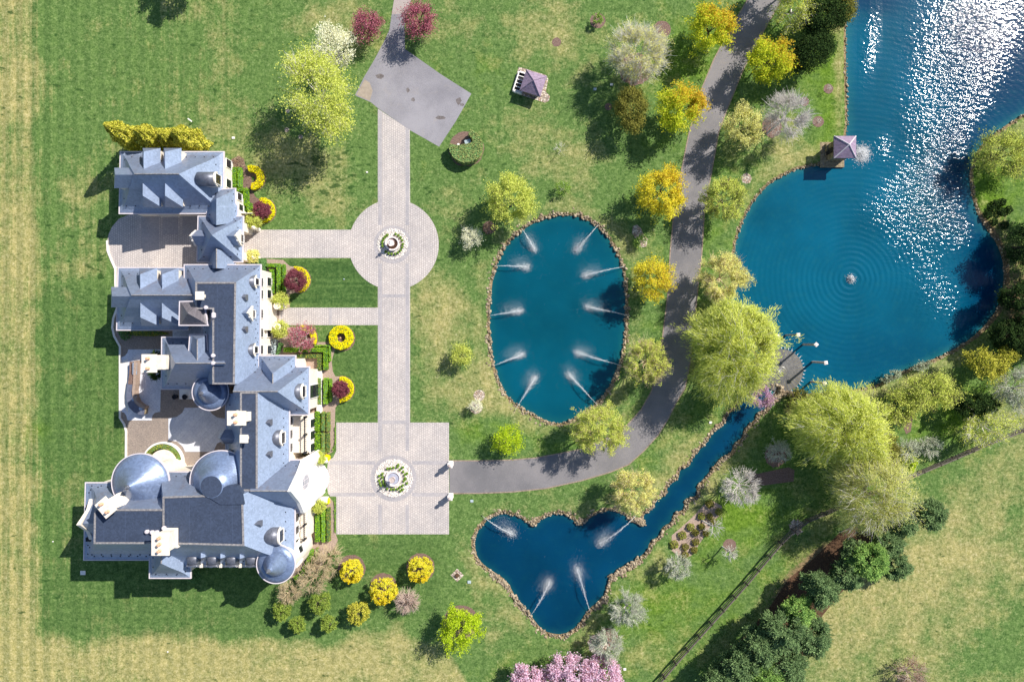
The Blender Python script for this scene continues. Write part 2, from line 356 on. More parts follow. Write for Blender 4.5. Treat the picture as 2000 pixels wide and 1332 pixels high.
def water_mat(name, deep, shallow, ring=None, chop=.05):
    m, nt, b = new_mat(name); v = coords(nt)
    n = noise_tex(nt, v, .08, 3)
    d = mixc(nt, ramp(nt, n, [(.3, (0, 0, 0, 1)), (.7, (1, 1, 1, 1))]), srgb(*[x*.9 for x in deep]), srgb(*[x*1.14 for x in deep]))
    if ring: d = mixc(nt, attr(nt, 'dark_reflect'), d, srgb(2, 44, 78))  # navy mixed into the lake colour as a painted dark reflection
    e = math_n(nt, 'ADD', attr(nt, 'edge'), math_n(nt, 'MULTIPLY', math_n(nt, 'SUBTRACT', noise_tex(nt, v, 1.2, 3), .5), .5), True)
    c = mixc(nt, e, d, srgb(*shallow))
    nt.links.new(c, b.inputs['Base Color']); b.inputs['Roughness'].default_value = .11
    b.inputs['IOR'].default_value = 1.33; b.inputs['Specular IOR Level'].default_value = .5
    fine = noise_tex(nt, coords(nt, sc3=(.75, 1.5, 1)), 2.2, 2.5, .6)
    h = math_n(nt, 'MULTIPLY', fine, .014)
    if ring:
        ch = noise_tex(nt, coords(nt, sc3=(.8, 1.35, 1), rot=.25), 2.0, 2.0, .55)
        h = math_n(nt, 'ADD', h, math_n(nt, 'MULTIPLY', ch, math_n(nt, 'MULTIPLY', attr(nt, 'chop'), .17)))
        g = N(nt, 'ShaderNodeNewGeometry')
        dd = N(nt, 'ShaderNodeVectorMath', operation='DISTANCE'); nt.links.new(g.outputs['Position'], dd.inputs[0]); dd.inputs[1].default_value = (ring[0], ring[1], -.25)
        s = math_n(nt, 'SINE', math_n(nt, 'MULTIPLY', dd.outputs['Value'], 8.5))
        am = math_n(nt, 'DIVIDE', .085, math_n(nt, 'ADD', dd.outputs['Value'], 2.5))
        am = math_n(nt, 'MULTIPLY', am, math_n(nt, 'ADD', .35, noise_tex(nt, v, .35, 2)))
        dd2 = math_n(nt, 'ADD', dd.outputs['Value'], math_n(nt, 'MULTIPLY', noise_tex(nt, v, .5, 2), .35))
        s = math_n(nt, 'SINE', math_n(nt, 'MULTIPLY', dd2, 8.5))
        h = math_n(nt, 'ADD', h, math_n(nt, 'MULTIPLY', s, am))
    bump(nt, b, h, 1.0)
    return m
RING = W(1661, 546, -.25)
M['water_oval'] = water_mat('oval_pond_water', (3, 74, 92), (22, 90, 92))
M['water_heart'] = water_mat('heart_pond_water', (2, 54, 82), (18, 80, 86))
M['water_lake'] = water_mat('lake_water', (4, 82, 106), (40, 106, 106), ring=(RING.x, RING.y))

# foliage
L = {}
L['yg'] = leaf_mat('budding_yellow_green', [(150, 162, 62), (182, 190, 88), (206, 208, 112), (168, 178, 72)])
L['willow'] = leaf_mat('willow_leaves', [(158, 168, 66), (190, 196, 92), (214, 214, 118), (150, 164, 74)], .4)
L['willow2'] = leaf_mat('pale_willow_leaves', [(150, 158, 80), (182, 184, 104), (206, 202, 130), (160, 162, 90)], .4)
L['orange'] = leaf_mat('new_maple_leaves', [(140, 162, 36), (178, 190, 48), (204, 206, 62), (214, 204, 60)], .4, noise_mix=[(224, 194, 60), (232, 202, 70), (222, 172, 62), (206, 206, 66)])
L['gold'] = leaf_mat('golden_leaves', [(196, 186, 44), (224, 206, 56), (206, 190, 70), (170, 172, 48)], .35, noise_mix=[(228, 188, 56), (236, 200, 64), (200, 200, 60)])
L['pale'] = leaf_mat('pale_buds', [(190, 186, 104), (216, 210, 132), (202, 200, 112), (226, 220, 156)])
L['olive'] = leaf_mat('olive_leaves', [(84, 86, 36), (124, 122, 54), (150, 144, 70), (70, 74, 34)])
L['dark'] = leaf_mat('dark_evergreen', [(26, 42, 22), (44, 62, 30), (60, 78, 36), (34, 52, 28)], .15)
L['pine'] = leaf_mat('blue_pine', [(66, 90, 54), (96, 120, 74), (128, 150, 98), (52, 74, 44)], .2)
L['pine2'] = leaf_mat('green_pine', [(92, 128, 62), (126, 160, 82), (150, 176, 92), (76, 108, 54)], .25)
L['juniper'] = leaf_mat('green_juniper', [(88, 112, 42), (122, 142, 58), (150, 164, 72), (66, 88, 34)], .2)
L['arbor'] = leaf_mat('golden_arborvitae', [(126, 132, 36), (176, 172, 60), (204, 194, 84), (84, 96, 28)], .2)
L['yellow'] = leaf_mat('yellow_flowers', [(236, 204, 16), (250, 222, 24), (226, 190, 10), (244, 214, 40)], .2)
L['yellowmix'] = leaf_mat('yellow_shrub', [(196, 186, 44), (236, 210, 40), (160, 170, 60), (220, 196, 36), (206, 196, 96)], .25, noise_mix=[(232, 200, 36), (246, 214, 40), (214, 204, 60)])
L['plum'] = leaf_mat('purple_plum', [(108, 52, 62), (136, 74, 84), (92, 44, 54), (156, 96, 104)], .3)
L['crab'] = leaf_mat('pink_crabapple', [(140, 66, 84), (172, 88, 110), (116, 68, 66), (196, 124, 142), (140, 100, 86)], .3)
L['white'] = leaf_mat('white_blossom', [(196, 192, 158), (222, 218, 190), (206, 204, 160), (236, 232, 210)], .3)
L['cherry'] = leaf_mat('pink_cherry', [(200, 158, 178), (220, 184, 202), (232, 206, 218), (176, 132, 152), (160, 122, 112)], .3)
L['redbud'] = leaf_mat('lilac_redbud', [(172, 130, 164), (196, 156, 188), (150, 116, 142)], .3)
L['hedge'] = leaf_mat('boxwood', [(92, 132, 22), (118, 158, 34), (142, 176, 46), (72, 108, 20)], .2)
L['hedge_y'] = leaf_mat('yellowing_boxwood', [(110, 126, 46), (150, 158, 62), (128, 112, 70), (84, 104, 34)], .2)
L['hedge_b'] = leaf_mat('blue_green_holly', [(58, 92, 52), (84, 118, 68), (104, 138, 82), (44, 72, 40)], .15)
L['topiary'] = leaf_mat('variegated_hedge', [(104, 118, 66), (142, 150, 92), (166, 168, 106), (84, 98, 58)], .2)
L['grey'] = leaf_mat('grey_green_buds', [(128, 138, 110), (156, 164, 136), (178, 184, 158), (110, 122, 94)], .3)
L['lime'] = leaf_mat('lime_leaves', [(142, 168, 24), (172, 192, 34), (190, 204, 56), (120, 150, 24)], .35)
L['shrub'] = leaf_mat('small_shrub', [(86, 116, 40), (116, 146, 56), (140, 164, 76)], .2)
L['brownbush'] = leaf_mat('brown_buds', [(120, 92, 74), (146, 118, 98), (96, 76, 62)], .2)

# ------------------------------------------------------------------ ponds and ground
oval = [(1073,423),(1102,419),(1130.6,422.5),(1159.5,436),(1184.7,459),(1206,495),(1219,535),(1222.5,582),(1221.8,632),(1217,686),(1206,722),(1188,762),(1166.7,787),(1145,803),(1116,821.5),(1087,829),(1058.6,818),(1022.5,800),(993.7,778),(979,755),(964.9,715),(957.7,668),(955.9,625),(958.7,574.6),(964,535),(972,513),(986.5,481),(1008,459),(1037,437.7)]
heart = [(937,1030),(958,1009),(982,1001.6),(1009,1007.6),(1030,1019.6),(1042,1028.6),(1057,1012),(1087,1001.6),(1111,1006),(1129,1024),(1135,1026.5),(1150,1012),(1174,998.6),(1198,995.6),(1219,1004.6),(1234,1018),(1246,1024),(1255,1021),(1255.8,1004),(1277,993),(1280.5,975),(1301,967),(1304,946.7),(1325.6,936.6),(1326.7,916),(1348,910.7),(1350,898),(1366,878),(1384,860),(1394,839),(1417,828),(1419,810),(1441.6,796),(1442.7,778),(1459.6,768),(1478,757),(1500,752),(1516,757),(1516,770),(1499,789),(1498,801),(1477.6,807.7),(1477.6,821),(1455,837),(1452,858),(1433.7,866.8),(1432.6,884.8),(1409,893.8),(1397.7,909.5),(1375,938.8),(1361.6,950),(1363.9,968),(1357,972.6),(1336.8,976),(1339,992.9),(1332,999.6),(1315.5,1004),(1314.3,1022),(1294,1030),(1290,1049),(1270,1059),(1268,1075),(1243,1096),(1220,1112),(1192,1126),(1184.8,1156),(1174,1174),(1150,1192),(1141,1207),(1129,1225),(1108,1239),(1087,1242),(1060,1234),(1042,1213),(1033,1198),(1009,1177),(1000,1156),(988,1135),(961,1117),(940,1102),(928,1084),(925,1057),(929.5,1042)]
lake = [(1653,-420),(1653,60),(1655,178),(1657,262),(1640,290),(1622,316),(1604,322),(1578.7,325.5),(1553,332),(1535,341),(1510,354),(1488,374),(1465,405),(1448,440),(1435,484),(1432,530),(1436,573),(1424,592),(1430,640),(1460,670),(1482,690),(1484,730),(1500,748),(1530,764),(1560,770),(1600,768),(1650,764),(1711,754),(1749,732),(1800.5,711),(1849,692),(1889.7,667.6),(1916.8,646),(1937,622),(1952,600),(1960,573),(1964,535),(1960,503),(1946.5,470),(1930,448.6),(1911,419),(1903,395),(1896,360),(1896,330),(1906,303),(1924,276),(1960,249),(2000,222),(2100,170),(2240,60),(2380,-120),(2420,-420)]
def smooth_poly(P, it=1):
    P = [np.array(p, float) for p in P]
    for _ in range(it):
        Q = []
        for i in range(len(P)):
            a, b = P[i], P[(i+1) % len(P)]
            Q += [a*.75+b*.25, a*.25+b*.75]
        P = Q
    return np.array(P)
def signed_dist(X, Y, P):
    """positive inside"""
    shp = X.shape; X = X.ravel(); Y = Y.ravel()
    d = np.full(X.shape, 1e9); ins = np.zeros(X.shape, bool)
    n = len(P)
    for i in range(n):
        x0, y0 = P[i]; x1, y1 = P[(i+1) % n]
        dx, dy = x1-x0, y1-y0; L2 = dx*dx+dy*dy+1e-12
        t = np.clip(((X-x0)*dx+(Y-y0)*dy)/L2, 0, 1)
        d = np.minimum(d, (X-x0-t*dx)**2+(Y-y0-t*dy)**2)
        if y0 != y1:
            c = ((y0 > Y) != (y1 > Y)) & (X < dx*(Y-y0)/(dy)+x0)
            ins ^= c
    d = np.sqrt(d)
    return np.where(ins, d, -d).reshape(shp)
ponds = {'oval': smooth_poly(oval, 1), 'heart': smooth_poly(heart, 1), 'lake': smooth_poly(lake, 1)}
rnd = random.Random(5)
def axis(lo, hi, step, far):
    a = list(np.arange(lo, hi+1e-6, step)); s = step
    while a[-1] < far: s *= 1.35; a.append(a[-1]+s)
    s = step
    while a[0] > -far: s *= 1.35; a.insert(0, a[0]-s)
    return np.array(a)
gx = axis(-75, 75, .36, 700); gy = axis(-50, 50, .36, 700)
GX, GY = np.meshgrid(gx, gy)
PX = GX/PXM+1000; PY = 666-GY/PXM
sd = {}
for k, P in ponds.items():
    sd[k] = signed_dist(PX, PY, P)*PXM
dmax = np.maximum(np.maximum(sd['oval'], sd['heart']), sd['lake'])
# bank: starts .5 m outside the waterline, water at -.25
rng = np.random.default_rng(3)
Z = np.zeros_like(GX)
t = dmax + .55
Z = np.where(t > 0, -np.minimum(t*.45, 1.3), 0.0)
def blob(cx, cy, rx, ry, v, rot=0):
    c, s = math.cos(rot), math.sin(rot); dx = PX-cx; dy = PY-cy
    u = (dx*c+dy*s)/rx; w = (-dx*s+dy*c)/ry
    return v*np.exp(-(u*u+w*w))
def sm(a, e0, e1):
    t = np.clip((a-e0)/(e1-e0), 0, 1); return t*t*(3-2*t)
straw = np.full(GX.shape, .13)
wv = 7*np.sin(PY/31.0)+5*np.sin(PY/13.0+1)
straw += .55*(1-sm(PX+wv*.6, 56, 92)) - .2*(1-sm(PX, 60, 90))*sm(-PY, -220, -60)
bl = sm(PY-(1252-.012*(PX-100))+9*np.sin(PX/37.0)+6*np.sin(PX/15.0), -26, 30)*(1-sm(PX-(858+.55*(PY-1240)), -6, 10)); straw += .6*bl
fld = sm((PX-1640)*.62+(PY-960)*.9, -50, 110)*sm(PX+PY*.9, 2560, 2640)
straw += .27*fld
for b_ in [(430,60,40,120,.22),(330,15,120,30,.2),(620,330,95,70,.42),(560,300,60,40,.2),(660,400,60,30,.2),(870,600,50,60,.3),(850,700,45,120,.42),(900,420,50,80,.18),(620,30,90,50,.25),(900,60,90,60,.18),(1060,60,70,60,.35),(1130,110,60,50,.3),(1200,60,50,30,.25),(1060,250,70,60,.28),(1110,330,60,40,.22),(930,740,50,60,.32),(960,790,50,20,.3),(1010,960,120,14,.15),(930,1130,40,80,.3),(970,1230,50,60,.3),(1110,1290,120,20,.12),(1000,1020,0.1,0.1,0),(130,330,40,60,.25),(160,380,50,40,.28),(130,560,30,60,.22),(150,520,60,20,.15),(130,760,30,60,.2),(140,1010,30,120,.22),(300,1150,70,20,.1),(1720,1190,110,90,.3),(1850,1080,90,60,.22),(1900,1180,60,60,.12),(1950,1280,60,40,-.1),(1340,910,40,80,.14,-.7),(1370,960,20,90,.2,.7),(1300,1100,20,60,.2,.7),(1460,1290,90,16,.15,-.9),(1470,1190,14,120,.28,.75),(1430,1280,10,120,.25,.75),(1530,360,70,12,.3,-.5),(1640,150,8,140,.3),(1540,290,50,30,.3),(1440,580,30,60,.25),(110,150,30,90,.12),(60,900,30,60,-.2),(780,1180,60,40,.15),(1260,820,50,40,.12),(1640,1010,60,20,.12,-.4),(1550,1060,60,22,.25,-.5),(480,1300,200,40,.1),(1150,300,60,50,.3)]:
    straw += blob(*b_[:5], *(b_[5:] or (0,)))
near = np.exp(-((dmax+1.4)/1.1)**2); straw += .22*near
lush = .12+.26*sm(PX+PY*.15, 1180, 1500)*(1-.75*fld)
for b_ in [(1440,1010,60,50,.5),(1480,520,30,80,.4),(1620,120,30,160,.4),(1270,1190,80,60,.3),(1900,820,80,60,.4),(1090,860,120,40,.3),(1330,120,60,70,.5),(820,200,60,60,.25),(960,120,60,60,.2),(60,840,40,30,.4),(730,60,60,60,.2),(200,700,60,160,-.1),(1000,1300,120,30,.25),(1930,380,40,60,.5),(930,840,50,30,.4)]:
    lush += blob(*b_)
deep = np.zeros_like(GX)
for x0, x1, y0, y1, v in [(555,735,508,598,.9),(650,733,640,824,.45),(80,240,560,905,.35),(80,600,1100,1240,.35),(88,230,860,1110,.3),(640,860,1050,1200,.35)]:
    deep = np.maximum(deep, v*sm(PX, x0-12, x0+12)*(1-sm(PX, x1-12, x1+12))*sm(PY, y0-12, y0+12)*(1-sm(PY, y1-12, y1+12)))
straw -= .25*deep
mow = .35*(1-sm(PX, 80, 120)) + .5*(1-sm(PX, 300, 640)) + .12
tuftv = np.zeros_like(GX)
for b_ in [(640,340,90,70,1),(180,520,80,120,.6),(850,420,50,80,.4),(400,250,60,60,.4),(720,760,50,60,.5)]:
    tuftv += blob(*b_)
soil = np.zeros_like(GX); soil += .75*(dmax > -.8)*(dmax < .8)*sm(dmax, -.8, -.2)
for b_ in [(1560,1130,30,90,.9,.75),(1480,1260,30,90,.9,.8),(1610,1090,20,40,.6,.6),(1895,250,40,8,.5),(1712,1188,14,8,.5),(300,290,110,14,.0),(1950,440,40,50,.5),(1990,560,40,80,.6),(1545,900,10,10,.3),(1990,650,40,60,.6),(1900,640,40,20,.1),(1570,790,40,20,.6),(1540,810,20,30,.4),(1830,740,60,10,.3,-.3),(520,1160,40,20,.2)]:
    soil += blob(*b_[:5], *(b_[5:] or (0,)))
ny, nx = GX.shape
V = np.stack([GX, GY, Z], -1).reshape(-1, 3)
idx = np.arange(ny*nx).reshape(ny, nx)
Q = np.stack([idx[:-1, :-1], idx[:-1, 1:], idx[1:, 1:], idx[1:, :-1]], -1).reshape(-1, 4)
gme = quads_mesh('ground', V, Q)
for nm, A in (('straw', straw), ('lush', lush), ('deep', deep), ('mow', mow), ('tuft', tuftv), ('soil', soil)):
    a = gme.attributes.new(nm, 'FLOAT', 'POINT'); a.data.foreach_set('value', A.ravel().astype(np.float32))
g = link('ground', gme, M['lawn'], smooth=True); tag(g, kind='structure')

def water(name, key, z, mat, step, pad=1.6):
    P = ponds[key]; x0, y0 = P.min(0); x1, y1 = P.max(0)
    xs = np.arange((x0-1000)*PXM-2, (x1-1000)*PXM+2, step); ys = np.arange((666-y1)*PXM-2, (666-y0)*PXM+2, step)
    X, Y = np.meshgrid(xs, ys); px = X/PXM+1000; py = 666-Y/PXM
    s = signed_dist(px, py, P)*PXM
    idx = np.arange(X.size).reshape(X.shape)
    keep = (s[:-1, :-1] > -pad) & (s[1:, 1:] > -pad) & (s[:-1, 1:] > -pad) & (s[1:, :-1] > -pad)
    Q = np.stack([idx[:-1, :-1], idx[:-1, 1:], idx[1:, 1:], idx[1:, :-1]], -1)[keep]
    used = np.unique(Q); remap = np.zeros(X.size, int); remap[used] = np.arange(len(used))
    V = np.stack([X.ravel(), Y.ravel(), np.full(X.size, z)], -1)[used]
    me = quads_mesh(name, V, remap[Q])
    e = np.clip(1-(s.ravel()[used])/1.3, 0, 1)**2*.8
    a = me.attributes.new('edge', 'FLOAT', 'POINT'); a.data.foreach_set('value', e.astype(np.float32))
    if key == 'lake':
        px = px.ravel()[used]; py = py.ravel()[used]
        def bb(cx, cy, rx, ry, v, rot=0):
            c, s_ = math.cos(rot), math.sin(rot); dx = px-cx; dy = py-cy
            u = (dx*c+dy*s_)/rx; w = (-dx*s_+dy*c)/ry
            return v*np.exp(-(u*u+w*w)**1.25)
        ch = bb(1850, 190, 85, 250, .78, .1)+bb(1930, 60, 80, 110, .35)+bb(1697, 90, 17, 75, .85, .12)+bb(1800, 380, 90, 60, .8, -.5)+bb(1870, 380, 45, 110, .8, -.1)+bb(1838, 580, 42, 60, .95, -.6)+bb(1785, 480, 60, 70, .62, -.5)+bb(1725, 290, 18, 26, .7)+bb(1880, 440, 30, 40, .6)+bb(1720, 400, 60, 40, .45, -.7)
        ch = np.clip(ch, 0, 1)*(.05+.95*np.clip((s.ravel()[used])/3.0, 0, 1))
        refl = np.clip(bb(1960, 60, 160, 230, .9)+bb(1880, 340, 60, 120, .6)+bb(1930, 560, 50, 130, .9)+bb(1680, -10, 90, 40, .8)+bb(1700, 700, 160, 60, .35), 0, 1)  # where dark sky and tree reflections are painted on the lake, not depth
        a = me.attributes.new('dark_reflect', 'FLOAT', 'POINT'); a.data.foreach_set('value', refl.astype(np.float32))
        a = me.attributes.new('chop', 'FLOAT', 'POINT'); a.data.foreach_set('value', ch.astype(np.float32))
    o = link(name, me, mat); tag(o, kind='structure'); return o
water('pond_water', 'oval', -.25, M['water_oval'], .6)
water('pond_water', 'heart', -.29, M['water_heart'], .5, .75)
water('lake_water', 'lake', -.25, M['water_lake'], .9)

# rubble edging
ico = bmesh.new(); bmesh.ops.create_icosphere(ico, subdivisions=1, radius=1)
icoV = np.array([v.co[:] for v in ico.verts]); icoF = np.array([[v.index for v in f.verts] for f in ico.faces]); ico.free()
def rocks(name, items, mat, label=None, seed=1, kind='stuff'):
    r = np.random.default_rng(seed); Vs = []; Fs = []; k = 0
    for (x, y, z, s) in items:
        sc = s*r.uniform(.6, 1.25, 3)*np.array([1, 1, .7]); a = r.uniform(0, 6.28); c, sn = math.cos(a), math.sin(a)
        v = icoV*sc*r.uniform(.8, 1.2, (12, 1)); v = np.stack([v[:, 0]*c-v[:, 1]*sn+x, v[:, 0]*sn+v[:, 1]*c+y, v[:, 2]+z], -1)
        Vs.append(v); Fs.append(icoF+k); k += 12
    o = link(name, quads_mesh(name, np.concatenate(Vs), np.concatenate(Fs)), mat)
    if kind: tag(o, label, kind=kind)
    return o
def edge_rocks(P, w0, w1, per_m, seed, skip=None, size=.17):
    r = random.Random(seed); out = []; n = len(P)
    for i in range(n):
        a = np.array(P[i]); b = np.array(P[(i+1) % n]); L_ = np.linalg.norm(b-a)*PXM
        nn = (b-a)/(np.linalg.norm(b-a)+1e-9); nr = np.array([nn[1], -nn[0]])
        wn_ = max(.45, .95+1.0*mnoise.noise(Vector((a[0]*.05, a[1]*.05, seed)))); dn_ = max(.4, 1+1.2*mnoise.noise(Vector((a[0]*.08, a[1]*.08, seed+9))))
        for _ in range(int(L_*per_m*dn_+r.random())):
            p = a+(b-a)*r.random(); 
            if skip and skip(p): continue
            q = p+nr*(w0+(w1-w0)*wn_*r.random())/PXM
            w = W(q[0], q[1]); out.append((w.x, w.y, r.uniform(-.22, -.02), size*r.choice((.6, .7, .8, 1.0, 1.2, 1.6))))
    return out
def ccw(P):
    A = 0
    for i in range(len(P)):
        x0, y0 = P[i]; x1, y1 = P[(i+1) % len(P)]; A += x0*y1-x1*y0
    return A > 0
for k, lab, dens, seed, w in (('oval', 'rubble stone rim of the oval pond', 20, 11, (-.1, .75)), ('heart', 'rubble stone rim of the heart-shaped pond and its stream', 20, 12, (-.1, .75)), ('lake', 'stone shoreline of the lake', 10, 13, (-.1, .45))):
    P = ponds[k]; s = 1 if ccw(P) else -1
    f = (lambda p: p[1] < -20 or p[0] > 2030) if k == 'lake' else None
    rocks('stone_edging', edge_rocks(P, w[0]*s if s > 0 else -w[0], w[1]*s, dens, seed, f, .145 if k != 'lake' else .11), M['rocks'], lab, seed)
# wide stone apron at the heart's right bank
items = []
r_ = random.Random(4)
for (x0, y0, x1, y1, wd, n) in [(1192,1130,1250,1093,12,260),(1036,1203,1000,1160,8,90),(961,1122,995,1150,9,150),(1236,1012,1258,1022,10,120),(1186,1170,1160,1190,8,80),(1042,1024,1044,1012,10,60),(1133,1022,1134,1014,8,40)]:
    for _ in range(n):
        t_ = r_.random(); w = W(x0+(x1-x0)*t_+r_.uniform(-wd, wd)*.5, y0+(y1-y0)*t_+r_.uniform(-wd, wd)*.5)
        items.append((w.x, w.y, r_.uniform(-.15, .05), r_.uniform(.1, .22)))
rocks('boulder_pile', items, M['rocks'], 'loose boulders heaped on the bank', 9)

# ------------------------------------------------------------------ paved sheets
def sheet(name, pts, z, mat, thick=0, label=None, kind='structure', holes=()):
    bm = bmesh.new()
    loops = [[W(x, y).to_3d() for x, y in pts]]+[[W(x, y) for x, y in h] for h in holes]
    flat = [p for l in loops for p in l]; tri = tessellate_polygon(loops)
    vs = [bm.verts.new((p.x, p.y, z)) for p in flat]
    for t in tri:
        try: bm.faces.new([vs[i] for i in t])
        except ValueError: pass
    for f in bm.faces:
        f.normal_update()
        if f.normal.z < 0: f.normal_flip()
    if thick:
        k = 0
        for l in loops:
            n = len(l)
            for i in range(n):
                a, b = vs[k+i], vs[k+(i+1) % n]
                c_ = bm.verts.new((b.co.x, b.co.y, z-thick)); d_ = bm.verts.new((a.co.x, a.co.y, z-thick))
                bm.faces.new((a, b, c_, d_))
            k += n
    o = bm_obj(name, bm, mat, recalc=False)
    return tag(o, label, kind=kind)
def arc(cx, cy, r, a0, a1, n=24):
    return [(cx+r*math.cos(math.radians(a0+(a1-a0)*i/n)), cy-r*math.sin(math.radians(a0+(a1-a0)*i/n))) for i in range(n+1)]
def disc(cx, cy, r, n=28, wob=0, seed=0):
    rr = random.Random(seed); return [(cx+r*(1+wob*rr.uniform(-1, 1))*math.cos(i*math.tau/n), cy+r*(1+wob*rr.uniform(-1, 1))*math.sin(i*math.tau/n)) for i in range(n)]
sheet('asphalt_drive', [(765,29),(794.5,27),(790,54),(791,97),(801.3,103.6),(860,145),(920.6,183.6),(890,238),(857.6,287),(800,254.5),(738,211.7),(724.7,200.5),(693,187),(710,153),(731.4,117),(750,82),(760.7,58.6)], .012, M['asphalt_pad'])
sheet('narrow_drive', [(769.7,-60),(803.5,-60),(803.5,0),(794.5,27),(765,29),(769.7,0)], .012, M['narrow_drive'])
sheet('tan_patch', [(696,186),(712,156),(722,162),(728,178),(722,198)], .016, M['tan_patch'])
for i, (x, y, a_, b_) in enumerate([(797,177,3,5),(807,195,4,4),(896,198,5,8),(903,205,4,3),(742,150,9,5),(860,230,10,4)]):
    rr_ = random.Random(i); sheet('stain', [(x+a_*rr_.uniform(.7, 1.2)*math.cos(t*.45), y+b_*rr_.uniform(.7, 1.2)*math.sin(t*.45)) for t in range(14)], .016, M['stain'])
gap = 14
al = math.degrees(math.asin(32/88))
drive = [(738,213),(800.5,254.5),(801,396)]+arc(769, 478, 88, 90-al, -90+al, 40)+[(801,825),(877,825),(877,1043),(657,1043),(657,970),(641,965),(637,935),(641,900),(651,893),(657,880),(657,825),(738,825),(738,635),(545,635),(545,601),(738,601),(738,560)]
left = arc(769, 478, 88, 360-112, 198, 14)
drive += left + [(685,504),(474,504),(474,449),(685,449)] + arc(769, 478, 88, 161, 111, 14) + [(738,395)]
sheet('paved_drive', drive, .016, M['paver'])
bands = [[(739,213.5),(746,218),(746,440),(739,440)],[(792,249),(799,254),(799,440),(792,440)],[(739,515),(746,515),(746,880),(739,880)],[(792,515),(799,515),(799,880),(792,880)],[(739,985),(746,985),(746,1042),(739,1042)],[(792,985),(799,985),(799,1042),(792,1042)],[(746.5,575),(791.5,575),(791.5,581),(746.5,581)],[(746.5,821),(791.5,821),(791.5,828),(746.5,828)],[(644,900),(733,900),(733,907),(644,907)],[(805,900),(876,900),(876,907),(805,907)],[(644,962),(733,962),(733,969),(644,969)],[(805,962),(876,962),(876,969),(805,969)],[(548,602),(552,602),(552,634),(548,634)],[(643,602),(648,602),(648,634),(643,634)]]
for i, b_ in enumerate(bands): sheet('paving_band', b_, .020, M['paver_grey'])
sheet('paving_band', disc(767, 478, 37, 48), .024, M['paver_grey'])
sheet('paving_band', disc(768.5, 934, 45, 48), .024, M['paver_grey'])
road = [(1490,-80),(1460,0),(1431,49.5),(1395,115),(1368,180),(1345.5,261),(1329,342.6),(1316,415),(1309,491),(1304,577),(1293,666),(1285,722),(1272,765),(1252,800),(1226,829),(1180,858),(1130,878),(1090,886),(1045,894),(1000,898),(940,899.5),(878,899.5),(878,963.5),(940,963),(1000,960.5),(1066,953.6),(1135,938.6),(1192,922),(1228,907),(1258,880),(1285,850),(1305,818),(1320,787),(1338,758),(1348,706),(1353.8,650),(1362,574),(1370.5,498),(1375.4,418.6),(1387,352.5),(1403.5,260),(1419,217),(1451,138),(1484,74),(1522.5,7.6),(1560,-80)]
road_s = [tuple(p) for p in smooth_poly(road[:22], 0)]
sheet('road', road, .012, M['asphalt_road'])
def strip(pts, w):
    """offset polyline into a ribbon, px units"""
    P = [np.array(p, float) for p in pts]; A = []; B = []
    for i, p in enumerate(P):
        d = P[min(i+1, len(P)-1)]-P[max(i-1, 0)]; d /= np.linalg.norm(d)+1e-9; nrm = np.array([-d[1], d[0]])
        A.append(tuple(p+nrm*w/2)); B.append(tuple(p-nrm*w/2))
    return A+B[::-1]
sheet('road_edging', strip(road[:22], 2.2), .03, M['road_edge'], .03)
sheet('road_edging', strip(road[22:], 2.2), .03, M['road_edge'], .03)
# terraces
sheet('courtyard', [(225.5,524),(212,495),(209,475),(212,458),(219,443),(232,428),(250,420),(269,416),(300,400),(480,400),(480,524)], .008, M['paver'])
sheet('courtyard_band', [(277,420),(311,420),(311,490),(277,490)], .012, M['paver_grey'])
sheet('courtyard_band', [(318,420),(348,420),(348,458),(318,458)], .012, M['paver_grey'])
sheet('courtyard_band', [(357,420),(386,420),(386,458),(357,458)], .012, M['paver_grey'])
sheet('terrace', [(226,524.5),(228,560),(230,601),(221,633),(223,656),(236,677),(236,816),(248,837),(247,920),(560,920),(560,524.5)], .010, M['terrace'])
sheet('curb', strip([(210,470),(211,490),(218,508),(226,526),(226,555),(229.5,601),(222,622),(220,640),(224,657),(235,677),(235,760),(235,816),(243,828),(247,842),(246.5,905)], 4), .12, M['concrete'], .12)
sheet('patio', [(250.8,682.5),(316,682.5),(313,804),(303,806),(298,811),(296.6,817.7),(296.6,820.6),(249.3,820.6),(247,812),(243,806),(237,804),(237,698),(244,695),(249,689)], .03, M['patio'], .02)
sheet('patio', [(329,817),(345,814),(356,806),(361,796),(405,796),(414,808),(424,815),(436,817),(450,817.6),(450,860),(436,860),(424,866),(417,882),(362,882),(357,872),(346,862),(329,859.6)], .03, M['patio'], .02)
sheet('patio_apron', [(237.2,706),(250,700),(250,808),(238,780)], .034, M['concrete'])
# beds
sheet('garden_bed', [(444,322),(452,312),(466,305),(476,311),(480,325),(488,333),(492,350),(492,372),(500,386),(512,392),(520,400),(516,435),(500,446),(470,447),(450,400),(444,370)], .014, M['mulch'])
sheet('garden_bed', [(520,506),(553,508),(566,520),(590,523),(603,545),(600,565),(586,573),(575,572),(566,575),(566,600.5),(545,600.5),(520,560)], .012, M['bed'])
sheet('garden_bed', [(545,636),(578,640),(606,640),(618,656),(619,668),(648,668),(652,650),(660,640),(668,637),(660,668),(655,680),(652,690),(648,706),(650,725),(655,735),(668,735),(676,760),(664,786),(655,796),(654,830),(656,865),(650,882),(640,888),(600,888),(600,730),(553,700)], .014, M['bed'])
sheet('garden_bed', [(610,965),(645,972),(654,985),(655,1040),(660,1055),(652,1072),(640,1080),(634,1098),(622,1112),(600,1120),(580,1134),(566,1128),(570,1110),(590,1080),(600,1060),(606,1000)], .012, M['bed'])
sheet('mulch_bed', disc(1240, 136, 32, wob=.06, seed=1), .008, M['mulch'])
